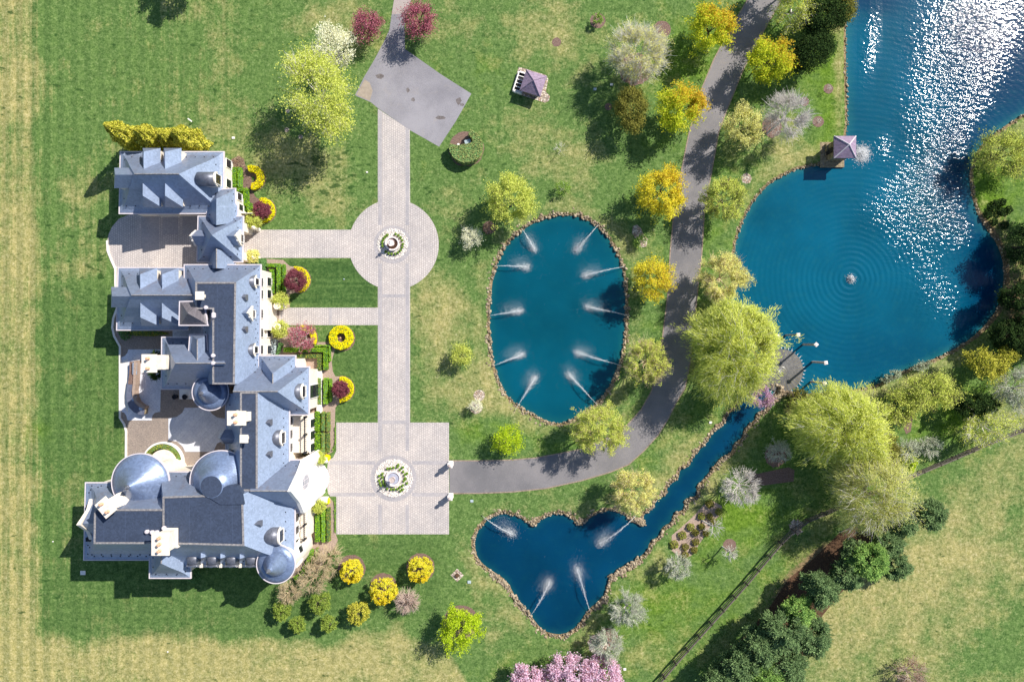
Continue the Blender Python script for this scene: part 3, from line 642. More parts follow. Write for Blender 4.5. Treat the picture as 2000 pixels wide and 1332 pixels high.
for i, (x, y, r) in enumerate([(687,1110,27),(821,1108,28),(749,1146,27),(900,1215,34),(795,1173,14),(1293,58,17),(1545,905,0),(1187,1248,22),(1425,1065,13),(1615,1110,0)]):
    if r: sheet('mulch_bed', disc(x, y, r, wob=.04, seed=i), .008, M['mulch'])
for i, (x, y, r) in enumerate([(1167,41,15),(1087,83,9),(1618,174,9.5),(1598,238,11),(1188,209,7),(955,445,12.5),(586,1040,0),(562,217,4),(560,254,4.5),(587,268,4.5),(466,1090,0)]):
    if r: sheet('mulch_ring', disc(x, y, r, wob=.05, seed=i+20), .009, M['mulch'] if r > 5 else M['river_rock'])
sheet('mulch_bed', [(1462,918),(1480,925),(1540,912),(1552,918),(1550,940),(1490,948),(1465,945)], .008, M['mulch'])
sheet('mulch_bed', [(1312,1045),(1330,1030),(1352,1010),(1375,985),(1392,978),(1410,988),(1408,1004),(1392,1020),(1380,1040),(1366,1062),(1350,1085),(1330,1090),(1312,1075)], .008, M['bed'])
sheet('mulch_bed', disc(1515, 890, 22, wob=.1, seed=7), .008, M['mulch'])
sheet('mulch_bed', [(1770,805),(1780,803),(1782,822),(1779,842),(1770,848),(1765,836),(1772,822)], .008, M['mulch'])
for pts in ([(1500,1190),(1540,1130),(1590,1090),(1640,1040),(1690,1010),(1740,1040),(1690,1110),(1640,1160),(1600,1210),(1570,1290),(1540,1360),(1330,1360),(1400,1300)],):
    sheet('needle_bed', pts, .008, M['mulch_red'])
sheet('gravel_patch', disc(655, 113, 14, wob=.04, seed=33), .009, M['white_rock'])
sheet('gravel_patch', [(1013,132),(1020,133),(1066,147),(1071,155),(1066,180),(1074,188),(1072,198),(1064,201),(1004,182),(1001,172)], .01, M['river_rock'])
sheet('gravel_patch', disc(893, 1123, 13, 4, seed=1), .01, M['river_rock'])
sheet('gravel_patch', [(1236,442),(1244,439),(1252,446),(1257,458),(1266,468),(1262,482),(1250,484),(1244,470),(1234,455)], .01, M['river_rock'])
sheet('gravel_patch', disc(936, 772, 11, wob=.05, seed=3), .01, M['river_rock'])
sheet('gravel_patch', disc(930, 796, 12, wob=.05, seed=4), .01, M['river_rock'])
sheet('gravel_patch', disc(1168, 1258, 20, wob=.1, seed=5), .01, M['river_rock'])
sheet('gravel_patch', disc(1458, 349, 10, wob=.1, seed=6), .01, M['river_rock'])
sheet('gravel_patch', disc(1555, 1030, 14, wob=.3, seed=8), .01, M['river_rock'])
sheet('soil_bed', disc(911, 291, 35, wob=.05, seed=9), .008, M['mulch'])

# ------------------------------------------------------------------ house building kit
ROOFS = []   # (verts, faces) in world space for casting picture points onto roof slopes
def inset(P, d):
    n = len(P); out = []
    A = sum(P[i].x*P[(i+1) % n].y-P[(i+1) % n].x*P[i].y for i in range(n)); s = 1 if A > 0 else -1
    for i in range(n):
        a, b, c = P[i-1], P[i], P[(i+1) % n]
        e1 = (b-a).to_2d().normalized(); e2 = (c-b).to_2d().normalized()
        n1 = Vector((-e1.y, e1.x))*s; n2 = Vector((-e2.y, e2.x))*s
        m = (n1+n2); k = m.length
        m = m/k if k > 1e-6 else n1
        out.append(b.to_2d()+m*d/max(.35, m.dot(n1)))
    return out
def prism(bm, P2, z0, z1, mi=0, top=True):
    a = [bm.verts.new((p[0], p[1], z0)) for p in P2]; b = [bm.verts.new((p[0], p[1], z1)) for p in P2]
    n = len(P2)
    for i in range(n):
        f = bm.faces.new((a[i], a[(i+1) % n], b[(i+1) % n], b[i])); f.material_index = mi
    if top:
        f = bm.faces.new(b); f.material_index = mi
        f = bm.faces.new(a[::-1]); f.material_index = mi
def dedupe(P):
    out = []
    for p in P:
        if not out or (p-out[-1]).length > .02: out.append(p)
    if len(out) > 1 and (out[0]-out[-1]).length < .02: out.pop()
    return out
def roof(parent, eave, ze, top, zt, mat='slate', curve=.42, wall=True, rings=(0, .1, .22, .4, .65, 1), flat=True, guards=True, zb=0.0, wallin=.42):
    zt = ze+(zt-ze)*.92
    prof = (lambda t: (1-curve)*t+curve*t*t) if curve > .6 else (lambda t: t*.5 if t < .1 else .05+(t-.1)*.95/.9+(-.035 if .1 < t < .5 else 0))
    E = [W(x, y, ze) for x, y in eave]; T = [W(x, y, zt) for x, y in top]
    bm = bmesh.new(); R = []
    for t in rings:
        zz = ze+(zt-ze)*prof(t)
        R.append([bm.verts.new((e.x+(q.x-e.x)*t, e.y+(q.y-e.y)*t, zz)) for e, q in zip(E, T)])
    n = len(E)
    for A, B in zip(R, R[1:]):
        for i in range(n):
            j = (i+1) % n
            try: bm.faces.new((A[i], A[j], B[j], B[i]))
            except ValueError: pass
    fl = [bm.verts.new((v.co.x, v.co.y, ze-.22)) for v in R[0]]
    for i in range(n):
        bm.faces.new((fl[i], fl[(i+1) % n], R[0][(i+1) % n], R[0][i]))
    bm.faces.new(fl[::-1])
    TD = dedupe(T)
    cap = len(TD) > 2 and abs(sum(TD[i].x*TD[(i+1) % len(TD)].y-TD[(i+1) % len(TD)].x*TD[i].y for i in range(len(TD)))) > 1.0
    if cap:
        f = bm.faces.new(R[-1]); f.material_index = 1
    bmesh.ops.remove_doubles(bm, verts=bm.verts, dist=.004)
    bmesh.ops.triangulate(bm, faces=[f for f in bm.faces if len(f.verts) == 4 and f.material_index == 0])
    bmesh.ops.recalc_face_normals(bm, faces=bm.faces)
    ROOFS.append(([v.co.copy() for v in bm.verts], [[v.index for v in f.verts] for f in bm.faces]))
    for v in bm.verts: pass
    bm.verts.index_update(); ROOFS[-1] = ([v.co.copy() for v in bm.verts], [[v.index for v in f.verts] for f in bm.faces])
    # rows of small snow guards low on each slope
    if guards:
        for row in (.13, .2):
            zz = ze+(zt-ze)*prof(row)
            for i in range(n):
                a = E[i].lerp(T[i], row); b = E[(i+1) % n].lerp(T[(i+1) % n], row); d = (b-a).to_2d(); ln = d.length
                if ln < 1.2: continue
                k = int(ln/1.1)
                for j in range(k):
                    p = a.lerp(b, (j+.5+(.25 if row > .15 else -.25))/k)
                    box(bm, p.x-.07, p.x+.07, p.y-.07, p.y+.07, zz-.03, zz+.07, 2)
    ro = bm_obj('roof', bm, [M[mat], M['flat'], M['dark']], parent, recalc=False)
    # gutter
    gb = bmesh.new(); In = inset([e.to_3d() for e in E], -.03); Ou = inset([e.to_3d() for e in E], -.16)
    for i in range(n):
        j = (i+1) % n
        vs = [gb.verts.new((p[0], p[1], z)) for z in (ze-.24, ze+.0) for p in (In[i], In[j], Ou[j], Ou[i])]
        for f in ((0, 1, 2, 3), (4, 5, 6, 7), (0, 1, 5, 4), (1, 2, 6, 5), (2, 3, 7, 6), (3, 0, 4, 7)): gb.faces.new([vs[q] for q in f])
    bm_obj('gutter', gb, M['gutter'], ro)
    if cap:
        cb = bmesh.new(); In = inset(T, .17); Ou = inset(T, -.04)
        for i in range(n):
            j = (i+1) % n
            if (T[i]-T[j]).length < .05: continue
            vs = [cb.verts.new((p[0], p[1], z)) for z in (zt-.05, zt+.07) for p in (In[i], In[j], Ou[j], Ou[i])]
            for f in ((0, 1, 2, 3), (4, 5, 6, 7), (0, 1, 5, 4), (1, 2, 6, 5), (2, 3, 7, 6), (3, 0, 4, 7)): cb.faces.new([vs[q] for q in f])
        bm_obj('coping', cb, M['coping'], ro)
    elif len(TD) == 2:
        cb = bmesh.new(); a, b = TD; d = (b-a).normalized(); nr = Vector((-d.y, d.x, 0))*.09
        vs = [cb.verts.new(p) for p in (a-nr+Vector((0, 0, -.04)), b-nr+Vector((0, 0, -.04)), b+nr+Vector((0, 0, -.04)), a+nr+Vector((0, 0, -.04)), a+Vector((0, 0, .07)), b+Vector((0, 0, .07)))]
        for f in ((0, 1, 5, 4), (2, 3, 4, 5), (1, 2, 5), (3, 0, 4)): cb.faces.new([vs[q] for q in f])
        bm_obj('ridge_cap', cb, M['coping'], ro)
    if wall:
        wb = bmesh.new(); prism(wb, inset(E, wallin), zb, ze-.15)
        bm_obj('wall', wb, M['stone'], parent)
    return ro
def cone_roof(parent, cx, cy, rpx, ze, za, mat='cone', inner=None, zi=None, wall=True, flat_r=None, apex=None, wallin=.35, n=56, knob=True):
    c = W(cx, cy, ze); r = rpx*(H-ze)/F; a = W(*(apex or (cx, cy)), za) if apex else Vector((c.x, c.y, za))
    ax = Vector((c.x, c.y, za))
    bm = bmesh.new()
    prof = [(r, ze-.2), (r, ze)]
    if inner:
        ri = inner*(H-ze)/F
        prof += [(ri, zi)]; lathe(bm, c, prof, n)
        prof = [(ri+.02, zi-.02), (ri*.97, zi+.12), (ri*.6, zi+(za-zi)*.38), (ri*.28, zi+(za-zi)*.69), (.05, za)]
    elif flat_r:
        rf = flat_r*(H-za)/F
        for t in (.25, .5, .75, 1): prof.append((r+(rf-r)*t, ze+(za-ze)*(.62*t+.38*t*t)))
    else:
        for t in (.15, .3, .5, .7, .9, .985): prof.append((r*(1-t), ze+(za-ze)*(.6*t+.4*t*t)))
    lathe(bm, c, prof, n)
    if flat_r:
        for f in bm.faces:
            if len(f.verts) > 8 and f.calc_center_median().z > ze+.5: f.material_index = 1
    bm.verts.index_update()
    ROOFS.append(([v.co.copy() for v in bm.verts], [[v.index for v in f.verts] for f in bm.faces]))
    ro = bm_obj('tower_roof', bm, [M[mat], M['flat']], parent)
    for p in ro.data.polygons: p.use_smooth = len(p.vertices) < 8
    gb = bmesh.new()
    for r0, r1 in ((r+.02, r+.14),):
        A = [[gb.verts.new((c.x+q*math.cos(i*math.tau/n), c.y+q*math.sin(i*math.tau/n), z)) for i in range(n)] for q, z in ((r0, ze-.24), (r0, ze+.01), (r1, ze+.01), (r1, ze-.24))]
        for k in range(4):
            for i in range(n): gb.faces.new((A[k][i], A[k][(i+1) % n], A[(k+1) % 4][(i+1) % n], A[(k+1) % 4][i]))
    bm_obj('gutter', gb, M['gutter'], ro)
    if knob and not flat_r:
        kb = bmesh.new(); lathe(kb, c, [(.26, za-.35), (.3, za-.15), (.2, za), (.1, za+.25), (.02, za+.45)], 12)
        bm_obj('finial', kb, M['zinc'], ro)
    if wall:
        wb = bmesh.new(); cyl(wb, c, r-wallin, r-wallin, 0, ze-.15, 40); bm_obj('wall', wb, M['stone'], parent)
    return ro
DIR = {'N': Vector((0, 1, 0)), 'S': Vector((0, -1, 0)), 'E': Vector((1, 0, 0)), 'W': Vector((-1, 0, 0))}
def frameM(p, d):
    """local x = right (seen from front), local y = outward, z up"""
    rt = Vector((-d.y, d.x, 0)); m = Matrix.Identity(4)
    m.col[0][:3] = rt; m.col[1][:3] = d; m.col[2][:3] = (0, 0, 1); m.col[3][:3] = p
    return m
def window_mesh(parent, p, d, w, h, nx_=2, nz=3, name='window', arch=False):
    """window centred at p (bottom z = p.z), facing d; frame, muntins and glass"""
    m = frameM(p, d); bm = bmesh.new()
    box(bm, -w/2, w/2, -.02, .04, 0, h, 1, m)
    t = .07
    box(bm, -w/2-t, -w/2, -.05, .10, -t, h+t, 0, m); box(bm, w/2, w/2+t, -.05, .10, -t, h+t, 0, m)
    box(bm, -w/2, w/2, -.05, .101, h, h+t, 0, m); box(bm, -w/2, w/2, -.05, .14, -t, 0, 0, m)
    for i in range(1, nx_): x = -w/2+w*i/nx_; box(bm, x-.02, x+.02, .04, .07, 0, h, 2, m)
    for i in range(1, nz): z = h*i/nz; box(bm, -w/2, w/2, .041, .066, z-.02, z+.02, 2, m)
    return bm_obj(name, bm, [M['trim'], M['glass'], M['dark']], parent)
def dormer(parent, px, py, face, w, ze, zr, depth, style='gable', walls=1.5, win=True, mat='slate', over=.16, pos=None):
    p = pos or W(px, py, ze); d = DIR[face]; m = frameM(Vector((p.x, p.y, 0)), d); bm = bmesh.new()
    hw = w/2; o = over
    if walls: box(bm, -hw, hw, -depth, -.12, ze-walls, ze-.02, 1, m)
    def v(x, y, z): return bm.verts.new(m @ Vector((x, y, z)))
    if style in ('gable', 'hip'):
        yf = 0 if style == 'gable' else -w*.42
        a, b = v(-hw-o, o, ze), v(hw+o, o, ze); c_, e = v(hw+o, -depth, ze), v(-hw-o, -depth, ze)
        r0, r1 = v(0, yf+(o if style == 'gable' else 0), zr), v(0, -depth, zr)
        bm.faces.new((a, r0, r1, e)); bm.faces.new((b, c_, r1, r0)); bm.faces.new((a, e, c_, b)); bm.faces.new((c_, e, r1))
        f = bm.faces.new((a, b, r0)); f.material_index = 0 if style == 'hip' else 1
        if style == 'gable' and win:
            for s in (-1, 1):
                a2 = [v(s*(hw+o+.02), o+.02, ze-.1), v(s*(hw+o+.02), o+.02, ze+.08), v(0, o+.02, zr+.12), v(0, o+.02, zr-.14)]
                b2 = [v(s*(hw+o+.02), o-.22, ze-.1), v(s*(hw+o+.02), o-.22, ze+.08), v(0, o-.22, zr+.12), v(0, o-.22, zr-.14)]
                for q in ((0, 1, 2, 3),): 
                    f = bm.faces.new([a2[k] for k in q]); f.material_index = 1; f = bm.faces.new([b2[k] for k in q]); f.material_index = 1
                for k in range(4):
                    f = bm.faces.new((a2[k], a2[(k+1) % 4], b2[(k+1) % 4], b2[k])); f.material_index = 1
    elif style == 'arch':
        n = 14; A = []; B = []
        for i in range(n+1):
            t = math.pi*i/n; x = -(hw+o)*math.cos(t); z = ze+(zr-ze)*math.sin(t)
            A.append(v(x, o, z)); B.append(v(x, -depth, z))
        for i in range(n): bm.faces.new((A[i], A[i+1], B[i+1], B[i])).smooth = True
        f = bm.faces.new(A); f.material_index = 1; f = bm.faces.new(B[::-1]); f.material_index = 1
        # pale rim
        n2 = 14
        for (r0, z0) in ((0, 0),):
            I = []; O = []; I2 = []; O2 = []
            for i in range(n2+1):
                t = math.pi*i/n2
                I.append(v(-(hw+o-.08)*math.cos(t), o+.05, ze+(zr-ze-.08)*math.sin(t))); O.append(v(-(hw+o+.02)*math.cos(t), o+.05, ze+(zr-ze+.02)*math.sin(t)))
                O2.append(v(-(hw+o+.02)*math.cos(t), o-.12, ze+(zr-ze+.02)*math.sin(t)))
            for i in range(n2):
                bm.faces.new((I[i], I[i+1], O[i+1], O[i])).material_index = 1
                bm.faces.new((O[i], O[i+1], O2[i+1], O2[i])).material_index = 1
    elif style == 'cone':
        n = 14; A = []; ap = v(0, -depth, zr-.1)
        for i in range(n+1):
            t = math.pi*i/n; A.append(v(-(hw+o)*math.cos(t), o, ze+(zr-ze)*math.sin(t)))
        B = [v(-(hw+o)*.62*math.cos(math.pi*i/n), -depth*.55, zr-.55+(.52)*math.sin(math.pi*i/n)) for i in range(n+1)]
        for i in range(n):
            bm.faces.new((A[i], A[i+1], B[i+1], B[i])).smooth = True; bm.faces.new((B[i], B[i+1], ap)).smooth = True
        f = bm.faces.new(A); f.material_index = 1
    do = bm_obj('dormer', bm, [M[mat], M['zinc'] if face == 'S' and style == 'arch' else M['stone']], parent)
    if win:
        wv = w*.55 if style != 'arch' else w*.8
        hh = (zr-ze)*.66+walls*.6 if style != 'hip' else walls*.7
        window_mesh(do, m @ Vector((0, (.03 if style == 'gable' else (o-.01 if style in ('arch', 'cone') else -.1)), ze-walls*.62)), d, wv, hh)
    return do
def chimney(parent, px, py, zt, w, l, rot=0, pots=3, zb=6.0, cap=.14):
    p = W(px, py, zt); m = Matrix.Translation((p.x, p.y, 0)) @ Matrix.Rotation(rot, 4, 'Z'); bm = bmesh.new()
    box(bm, -w/2+.18, w/2-.18, -l/2+.18, l/2-.18, zb, zt-.5, 0, m)
    box(bm, -w/2+.02, w/2-.02, -l/2+.02, l/2-.02, zb, zt-2.4, 0, m)
    box(bm, -w/2+.05, w/2-.05, -l/2+.05, l/2-.05, zt-.5, zt-.18, 0, m)
    vs = box(bm, -w/2-cap, w/2+cap, -l/2-cap, l/2+cap, zt-.18, zt, 0, m)
    ch = bm_obj('chimney', bm, M['stone'], parent)
    # recessed panel openings near the top of the east and west faces
    for i in range(pots):
        pb = bmesh.new(); y = (i-(pots-1)/2)*(l*.62/max(1, pots-1)) if pots > 1 else 0
        q = m @ Vector((0, y, 0)); lathe(pb, q, [(.17, zt), (.2, zt+.12), (.15, zt+.2), (.14, zt+.5), (.18, zt+.56), (.11, zt+.6)], 12)
        bm_obj('chimney_pot', pb, M['terracotta'], ch)
    return ch
def build_bvh():
    V = []; Fc = []
    for vs, fs in ROOFS:
        k = len(V); V += vs; Fc += [[i+k for i in f] for f in fs]
    return BVHTree.FromPolygons(V, Fc)
def at_roof(bvh, px, py):
    d = (W(px, py, 0)-Vector((0, 0, H))).normalized(); h = bvh.ray_cast(Vector((0, 0, H)), d)
    return h[0]
def small_on_roof(name, parent, bvh, pts, fn, mat):
    for px, py in pts:
        q = at_roof(bvh, px, py)
        if q is None: continue
        bm = bmesh.new(); fn(bm, q); bm_obj(name, bm, mat, parent)

# ------------------------------------------------------------------ carriage house (garage)
gar = empty('carriage_house', W(330, 380), 'slate-roofed garage wing with four hipped dormers at the north end of the paved court', 'garage building')
ze, zr = 4.8, 10.15
roof(gar, [(236,298),(435.5,298),(434.5,416),(234,416)], ze, [(262.5,340.4),(349.3,340.4),(349.3,340.4),(262.5,340.4)], zr)
for px in (296, 337): dormer(gar, px, 292, 'N', 2.0, 6.7, 8.6, 4.2, 'hip', walls=2.0)
for px in (297.5, 340): dormer(gar, px, 402.5, 'S', 2.0, 6.3, 8.6, 3.9, 'hip')
dormer(gar, 225.5, 348, 'W', 2.3, 7.4, 9.1, 4.2, 'hip', walls=7.3, win=False)
dormer(gar, 422.5, 350.5, 'E', 1.5, 7.3, 8.4, 2.2, 'arch', mat='zinc')
roof(gar, [(405,392),(422,372),(458,369.6),(458.5,397),(463,404),(463,434),(405,434)], 4.9, [(422.5,388.8),(422.5,388.8),(422.5,388.8),(422.5,404),(422.5,406),(422.5,440),(422.5,440)], 8.8, curve=.3)
for i, (x, d) in enumerate([(-47.5, 0), (-42, 0), (-36.5, 0)]):
    bm = bmesh.new(); y = W(300, 416, 4.8).y+.42
    box(bm, x-1.3, x+1.3, y-.06, y-.01, .02, 2.6, 0)
    for k in range(1, 5): box(bm, x-1.3, x+1.3, y-.08, y-.06, .02+.52*k-.02, .02+.52*k+.02, 1)
    bm_obj('garage_door', bm, [M['trim'], M['dark']], gar)
ex = W(435, 350, 4.8).x-.42
for py in (317, 356): window_mesh(gar, Vector((ex, W(435, py, 3).y, 1.1)), DIR['E'], 1.1, 1.7)
ex = W(458.5, 384, 4.9).x-.42
for py in (383, 405, 420): window_mesh(gar, Vector((ex+(.2 if py > 400 else 0), W(435, py, 3).y, 1.6)), DIR['E'], .9, 1.5)

# ------------------------------------------------------------------ gatehouse over the drive
gh = empty('gatehouse', W(430, 470), 'square slate-roofed gatehouse where the drive enters the paved court', 'gatehouse')
gz = 5.0
ga = (413.5, 459.3)
roof(gh, [(388,424),(473.6,424),(472,510.4),(386,510.4)], gz, [ga, ga, ga, ga], 10.9, curve=.45, wall=False, rings=(0, .08, .2, .35, .55, .8, 1))
e0 = W(388, 424, gz); e1 = W(472, 510.4, gz)
bm = bmesh.new()
for (x0, x1, y0, y1) in ((e0.x+.42, e1.x-.42, e0.y-1.6, e0.y-.42), (e0.x+.42, e1.x-.42, e1.y+.42, e1.y+1.4)): box(bm, x0, x1, y0, y1, 0, gz-.15)
box(bm, e0.x+.421, e1.x-.421, e1.y+.421, e0.y-.421, 3.6, gz-.16)
bm_obj('wall', bm, M['stone'], gh)
dormer(gh, 469, 465, 'E', 1.7, 6.2, 7.9, 3.6, 'gable')
dormer(gh, 383.5, 465, 'W', 1.7, 6.0, 7.6, 3.2, 'gable')
roof(gh, [(405,498),(458,498),(458,526),(405,526)], 4.8, [(422.5,486),(422.5,486),(422.5,524),(422.5,524)], 8.8, curve=.3, wallin=.5)
for y in (e0.y-.9, e1.y+.9):
    bm = bmesh.new(); lathe(bm, (e1.x+.4, y), [(.3, 0), (.3, .3), (.24, .4), (.24, 1.8), (.3, 1.9), (.3, 2.05), (.2, 2.2), (.05, 2.5)], 16)
    bm_obj('gate_pillar', bm, M['stone'], gh)

# ------------------------------------------------------------------ mansion
man = empty('mansion', W(430, 800), 'sprawling cream stone mansion with blue slate roofs and round towers', 'mansion')
# north-west wing
roof(man, [(232,524.4),(366,524.4),(366,643.5),(229,643.5)], 4.8, [(256.6,577),(390,577),(390,577),(256.6,577)], 10.1)
for px in (289.5, 331.5): dormer(man, px, 526, 'N', 2.0, 6.7, 8.6, 4.2, 'hip', walls=2.0)
for px in (293, 334): dormer(man, px, 634, 'S', 2.0, 6.3, 8.6, 3.9, 'hip')
dormer(man, 219.5, 580.5, 'W', 2.3, 7.4, 9.1, 4.2, 'hip', walls=7.3, win=False)
# north main block
NZ = 6.2; NT = 11.0
roof(man, [(361,518.5),(508,518.5),(505.5,752),(396,752),(396,610),(361,610)], NZ, [(382.5,551.7),(460.6,551.7),(457.7,749.9),(415.7,749.9),(415.7,603.5),(382.5,603.5)], NT)
# pyramid tower with standing seams
roof(man, [(352,590.5),(396,589.5),(404,634),(351,634)], 10.0, [(366.9,612)]*4, 11.9, mat='metal_roof', curve=.1, guards=False, zb=0, wallin=.3)
bm = bmesh.new(); a = W(337, 634, 3.4); b = W(396, 662, 3.4); box(bm, a.x, b.x, b.y, a.y, 0, 3.4); bm_obj('terrace_roof', bm, M['patio'], man)
# garden room block
roof(man, [(317,660),(420,660),(420,758.6),(316.5,758.6)], 5.6, [(342.5,709.8),(440,709.8),(440,709.8),(342.5,709.8)], 11.6, curve=.5)
roof(man, [(372,655),(402,655),(405,706),(368,706)], 8.2, [(385,663),(385,663),(385,706),(385,706)], 10.6, wall=False, guards=False)
# cross wing facing the garden
roof(man, [(466,717.7),(603,717.7),(602,808.8),(466,808.8)], 6.3, [(455,765),(542,765),(542,765),(455,765)], 12.2, curve=.5)
roof(man, [(506,695.7),(575.8,695.7),(575.8,735),(506,735)], 6.3, [(532.3,729.6),(532.3,729.6),(532.3,750),(532.3,750)], 10.2, curve=.45)
# centre block
roof(man, [(442,770),(563.7,770),(563.7,962),(442,962)], 7.0, [(469.8,766),(502.5,766),(502.5,958),(469.8,958)], 12.1)
# south wing
roof(man, [(168,944),(320,944),(320,1092),(164.8,1092)], 6.9, [(185,994.5),(320,994.5),(320,1061),(184,1061)], 12.85, curve=.8)
roof(man, [(309,922.4),(574.5,925),(574.5,1105),(309,1105)], 7.4, [(318.6,970),(474,965),(476.6,1065),(318.6,1061)], 12.92)
bm = bmesh.new(); P_ = [W(x, y, 12.6) for x, y in ((441.6,949),(463,949.3),(474,964),(476.6,985),(430,985),(405,970))]
prism(bm, [(p.x, p.y) for p in P_], 8.5, 12.6); bm_obj('roof', bm, M['flat'], man)
roof(man, [(293,1066),(370.6,1066),(370.6,1127.4),(293,1127.4)], 7.0, [(314.5,1074),(314.5,1074),(314.5,1100),(314.5,1100)], 11.0, curve=.4)
# entrance gable wing
roof(man, [(500,899.4),(585,899.4),(585,999.6),(500,999.6)], 6.9, [(488,959),(567.5,959),(567.5,959),(488,959)], 12.6, curve=.5)
# towers
cone_roof(man, 274, 942, 55, 9.0, 12.1, wallin=1.9)
cone_roof(man, 432, 941, 60, 9.9, 12.72, flat_r=21, wallin=1.9)
cone_roof(man, 410.7, 765.7, 34.4, 7.6, 10.4, inner=23, zi=7.8)
cone_roof(man, 538.7, 1101.4, 36.5, 9.3, 12.2, inner=23.5, zi=9.5)
bvh = build_bvh()
# dormers and vents
def dormer_on(px, py, face, w, up, rise, depth, style, mat='slate', walls=None):
    q = at_roof(bvh, px, py); dormer(man, px, py, face, w, q.z+up, q.z+up+rise, depth, style, mat=mat, walls=walls or up+.3, pos=q)
dormer_on(503.5, 551.5, 'E', 1.45, .7, 1.0, 2.0, 'cone', 'zinc')
dormer_on(501.5, 683, 'E', 1.45, .7, 1.0, 2.0, 'cone', 'zinc')
dormer_on(498.5, 613.5, 'E', 1.6, 1.1, 1.6, 2.4, 'gable')
dormer_on(594.5, 763.5, 'E', 1.7, .9, 1.0, 1.7, 'arch', 'zinc')
dormer_on(554.5, 853, 'E', 1.7, .9, 1.0, 1.6, 'arch', 'zinc')
dormer_on(551.5, 1041.5, 'E', 1.85, 1.0, 1.1, 2.0, 'arch', 'zinc')
dormer_on(444.5, 850.5, 'W', 1.5, 1.0, 1.4, 2.2, 'gable')
def vent(w=.75, h=.42, l=.9, d='E'):
    def fn(bm, q):
        m = frameM(q+Vector((0, 0, 0)), DIR[d])
        v = [bm.verts.new(m @ Vector(p)) for p in ((-w/2, l*.35, -.5), (w/2, l*.35, -.5), (-w/2, l*.35, .12), (w/2, l*.35, .12), (0, l*.35, .12+h), (0, -l, .12+h), (-w/2, -l, .12), (w/2, -l, .12))]
        for f in ((0, 1, 3, 4, 2), (2, 4, 5, 6), (3, 7, 5, 4), (0, 2, 6), (1, 7, 3)): bm.faces.new([v[i] for i in f])
    return fn
small_on_roof('roof_vent', man, bvh, [(477,581),(477,643),(525,825),(525,887),(506,1022)], vent(), M['zinc'])
small_on_roof('roof_vent', man, bvh, [(396,1083),(434,1084),(471.5,1084.5)], vent(.7, .4, .7, 'S'), M['slate'])
for px in (379, 417, 454.5, 493): dormer(man, px, 1099, 'S', 1.4, 8.3, 9.1, 1.3, 'arch', mat='zinc', walls=.8)
small_on_roof('roof_box', man, bvh, [(454,883),(176,989),(175,1052)], lambda bm, q: box(bm, q.x-.3, q.x+.3, q.y-.25, q.y+.25, q.z-.4, q.z+.35), M['dark'])
small_on_roof('vent_pipe', man, bvh, [(418,694.5),(418,709),(404,601),(419,614),(419,618),(289,1037),(299,1038),(308,1038),(322,1030)], lambda bm, q: lathe(bm, q, [(.2, q.z-.02), (.2, q.z+.3), (.26, q.z+.32), (.2, q.z+.42), (.03, q.z+.45)], 12), M['gutter'])
# chimneys
chimney(man, 291, 709.7, 11.6, 1.55, 1.95, 0, 2, 0)
chimney(man, 461.6, 816.7, 13.8, 1.95, 1.45, 0, 2, 6)
chimney(man, 389.5, 577.5, 11.9, .75, .75, 0, 0, 6)
chimney(man, 476, 857, 12.9, .7, .7, 0, 0, 6)
chimney(man, 206, 991, 13.6, 1.35, 1.85, -math.radians(-40), 2, 8)
chimney(man, 313, 1062, 15.0, 1.8, 2.45, 0, 3, 8)
# lower shoulders of the two wide chimneys
for (px, py, zt, w_, l_) in ((313, 709.5, 9.4, 1.4, 1.5), (484, 813, 12.0, .6, 1.1), (219, 984, 12.0, 1.0, 1.4), (327, 1057, 13.3, .9, 1.9)):
    p = W(px, py, zt); bm = bmesh.new(); mm = Matrix.Translation((p.x, p.y, 0)) @ Matrix.Rotation(math.radians(40) if px == 219 else 0, 4, 'Z')
    box(bm, -w_/2, w_/2, -l_/2, l_/2, 5, zt, 0, mm); box(bm, -w_*.18, w_*.18, -.2, .2, zt, zt+.03, 1, mm)
    bm_obj('chimney_shoulder', bm, [M['stone'], M['terracotta']], man)
# west gable parapet
bm = bmesh.new(); p = W(163, 1020, 9)
m_ = frameM(Vector((W(166, 1020, 9).x, p.y, 0)), DIR['W'])
vs = [(-2.6, 6.5), (2.6, 6.5), (2.6, 7.6), (1.4, 8.2), (0, 10.2), (-1.4, 8.2), (-2.6, 7.6)]
A = [bm.verts.new(m_ @ Vector((x, .35, z))) for x, z in vs]; B = [bm.verts.new(m_ @ Vector((x, -.1, z))) for x, z in vs]
bm.faces.new(A); bm.faces.new(B[::-1])
for i in range(len(vs)): bm.faces.new((A[i], A[(i+1) % len(vs)], B[(i+1) % len(vs)], B[i]))
bm_obj('parapet', bm, M['stone'], man)
bm = bmesh.new(); q0 = W(166, 1020, 9.4)
m_ = frameM(Vector((q0.x, q0.y, 0)), DIR['W'])
v = [bm.verts.new(m_ @ Vector(x)) for x in ((-1.9, 0, 7.9), (1.9, 0, 7.9), (0, 0, 9.9), (0, -3.2, 9.9), (-1.9, -1.6, 7.9), (1.9, -1.6, 7.9))]
for f in ((0, 2, 3, 4), (1, 5, 3, 2), (0, 1, 2)): bm.faces.new([v[i] for i in f])
bm_obj('cross_gable_roof', bm, M['slate'], man)
# south parapet with scalloped tops between the small dormers
bm = bmesh.new(); a = W(372, 1106, 7.4); b = W(505, 1106, 7.4)
box(bm, a.x, b.x, a.y+.05, a.y+.4, 0, 7.5)
x = a.x+.3
while x < b.x: box(bm, x-.2, x+.2, a.y-.02, a.y+.45, 7.5, 7.8); x += 1.25
bm_obj('parapet', bm, M['stone'], man)
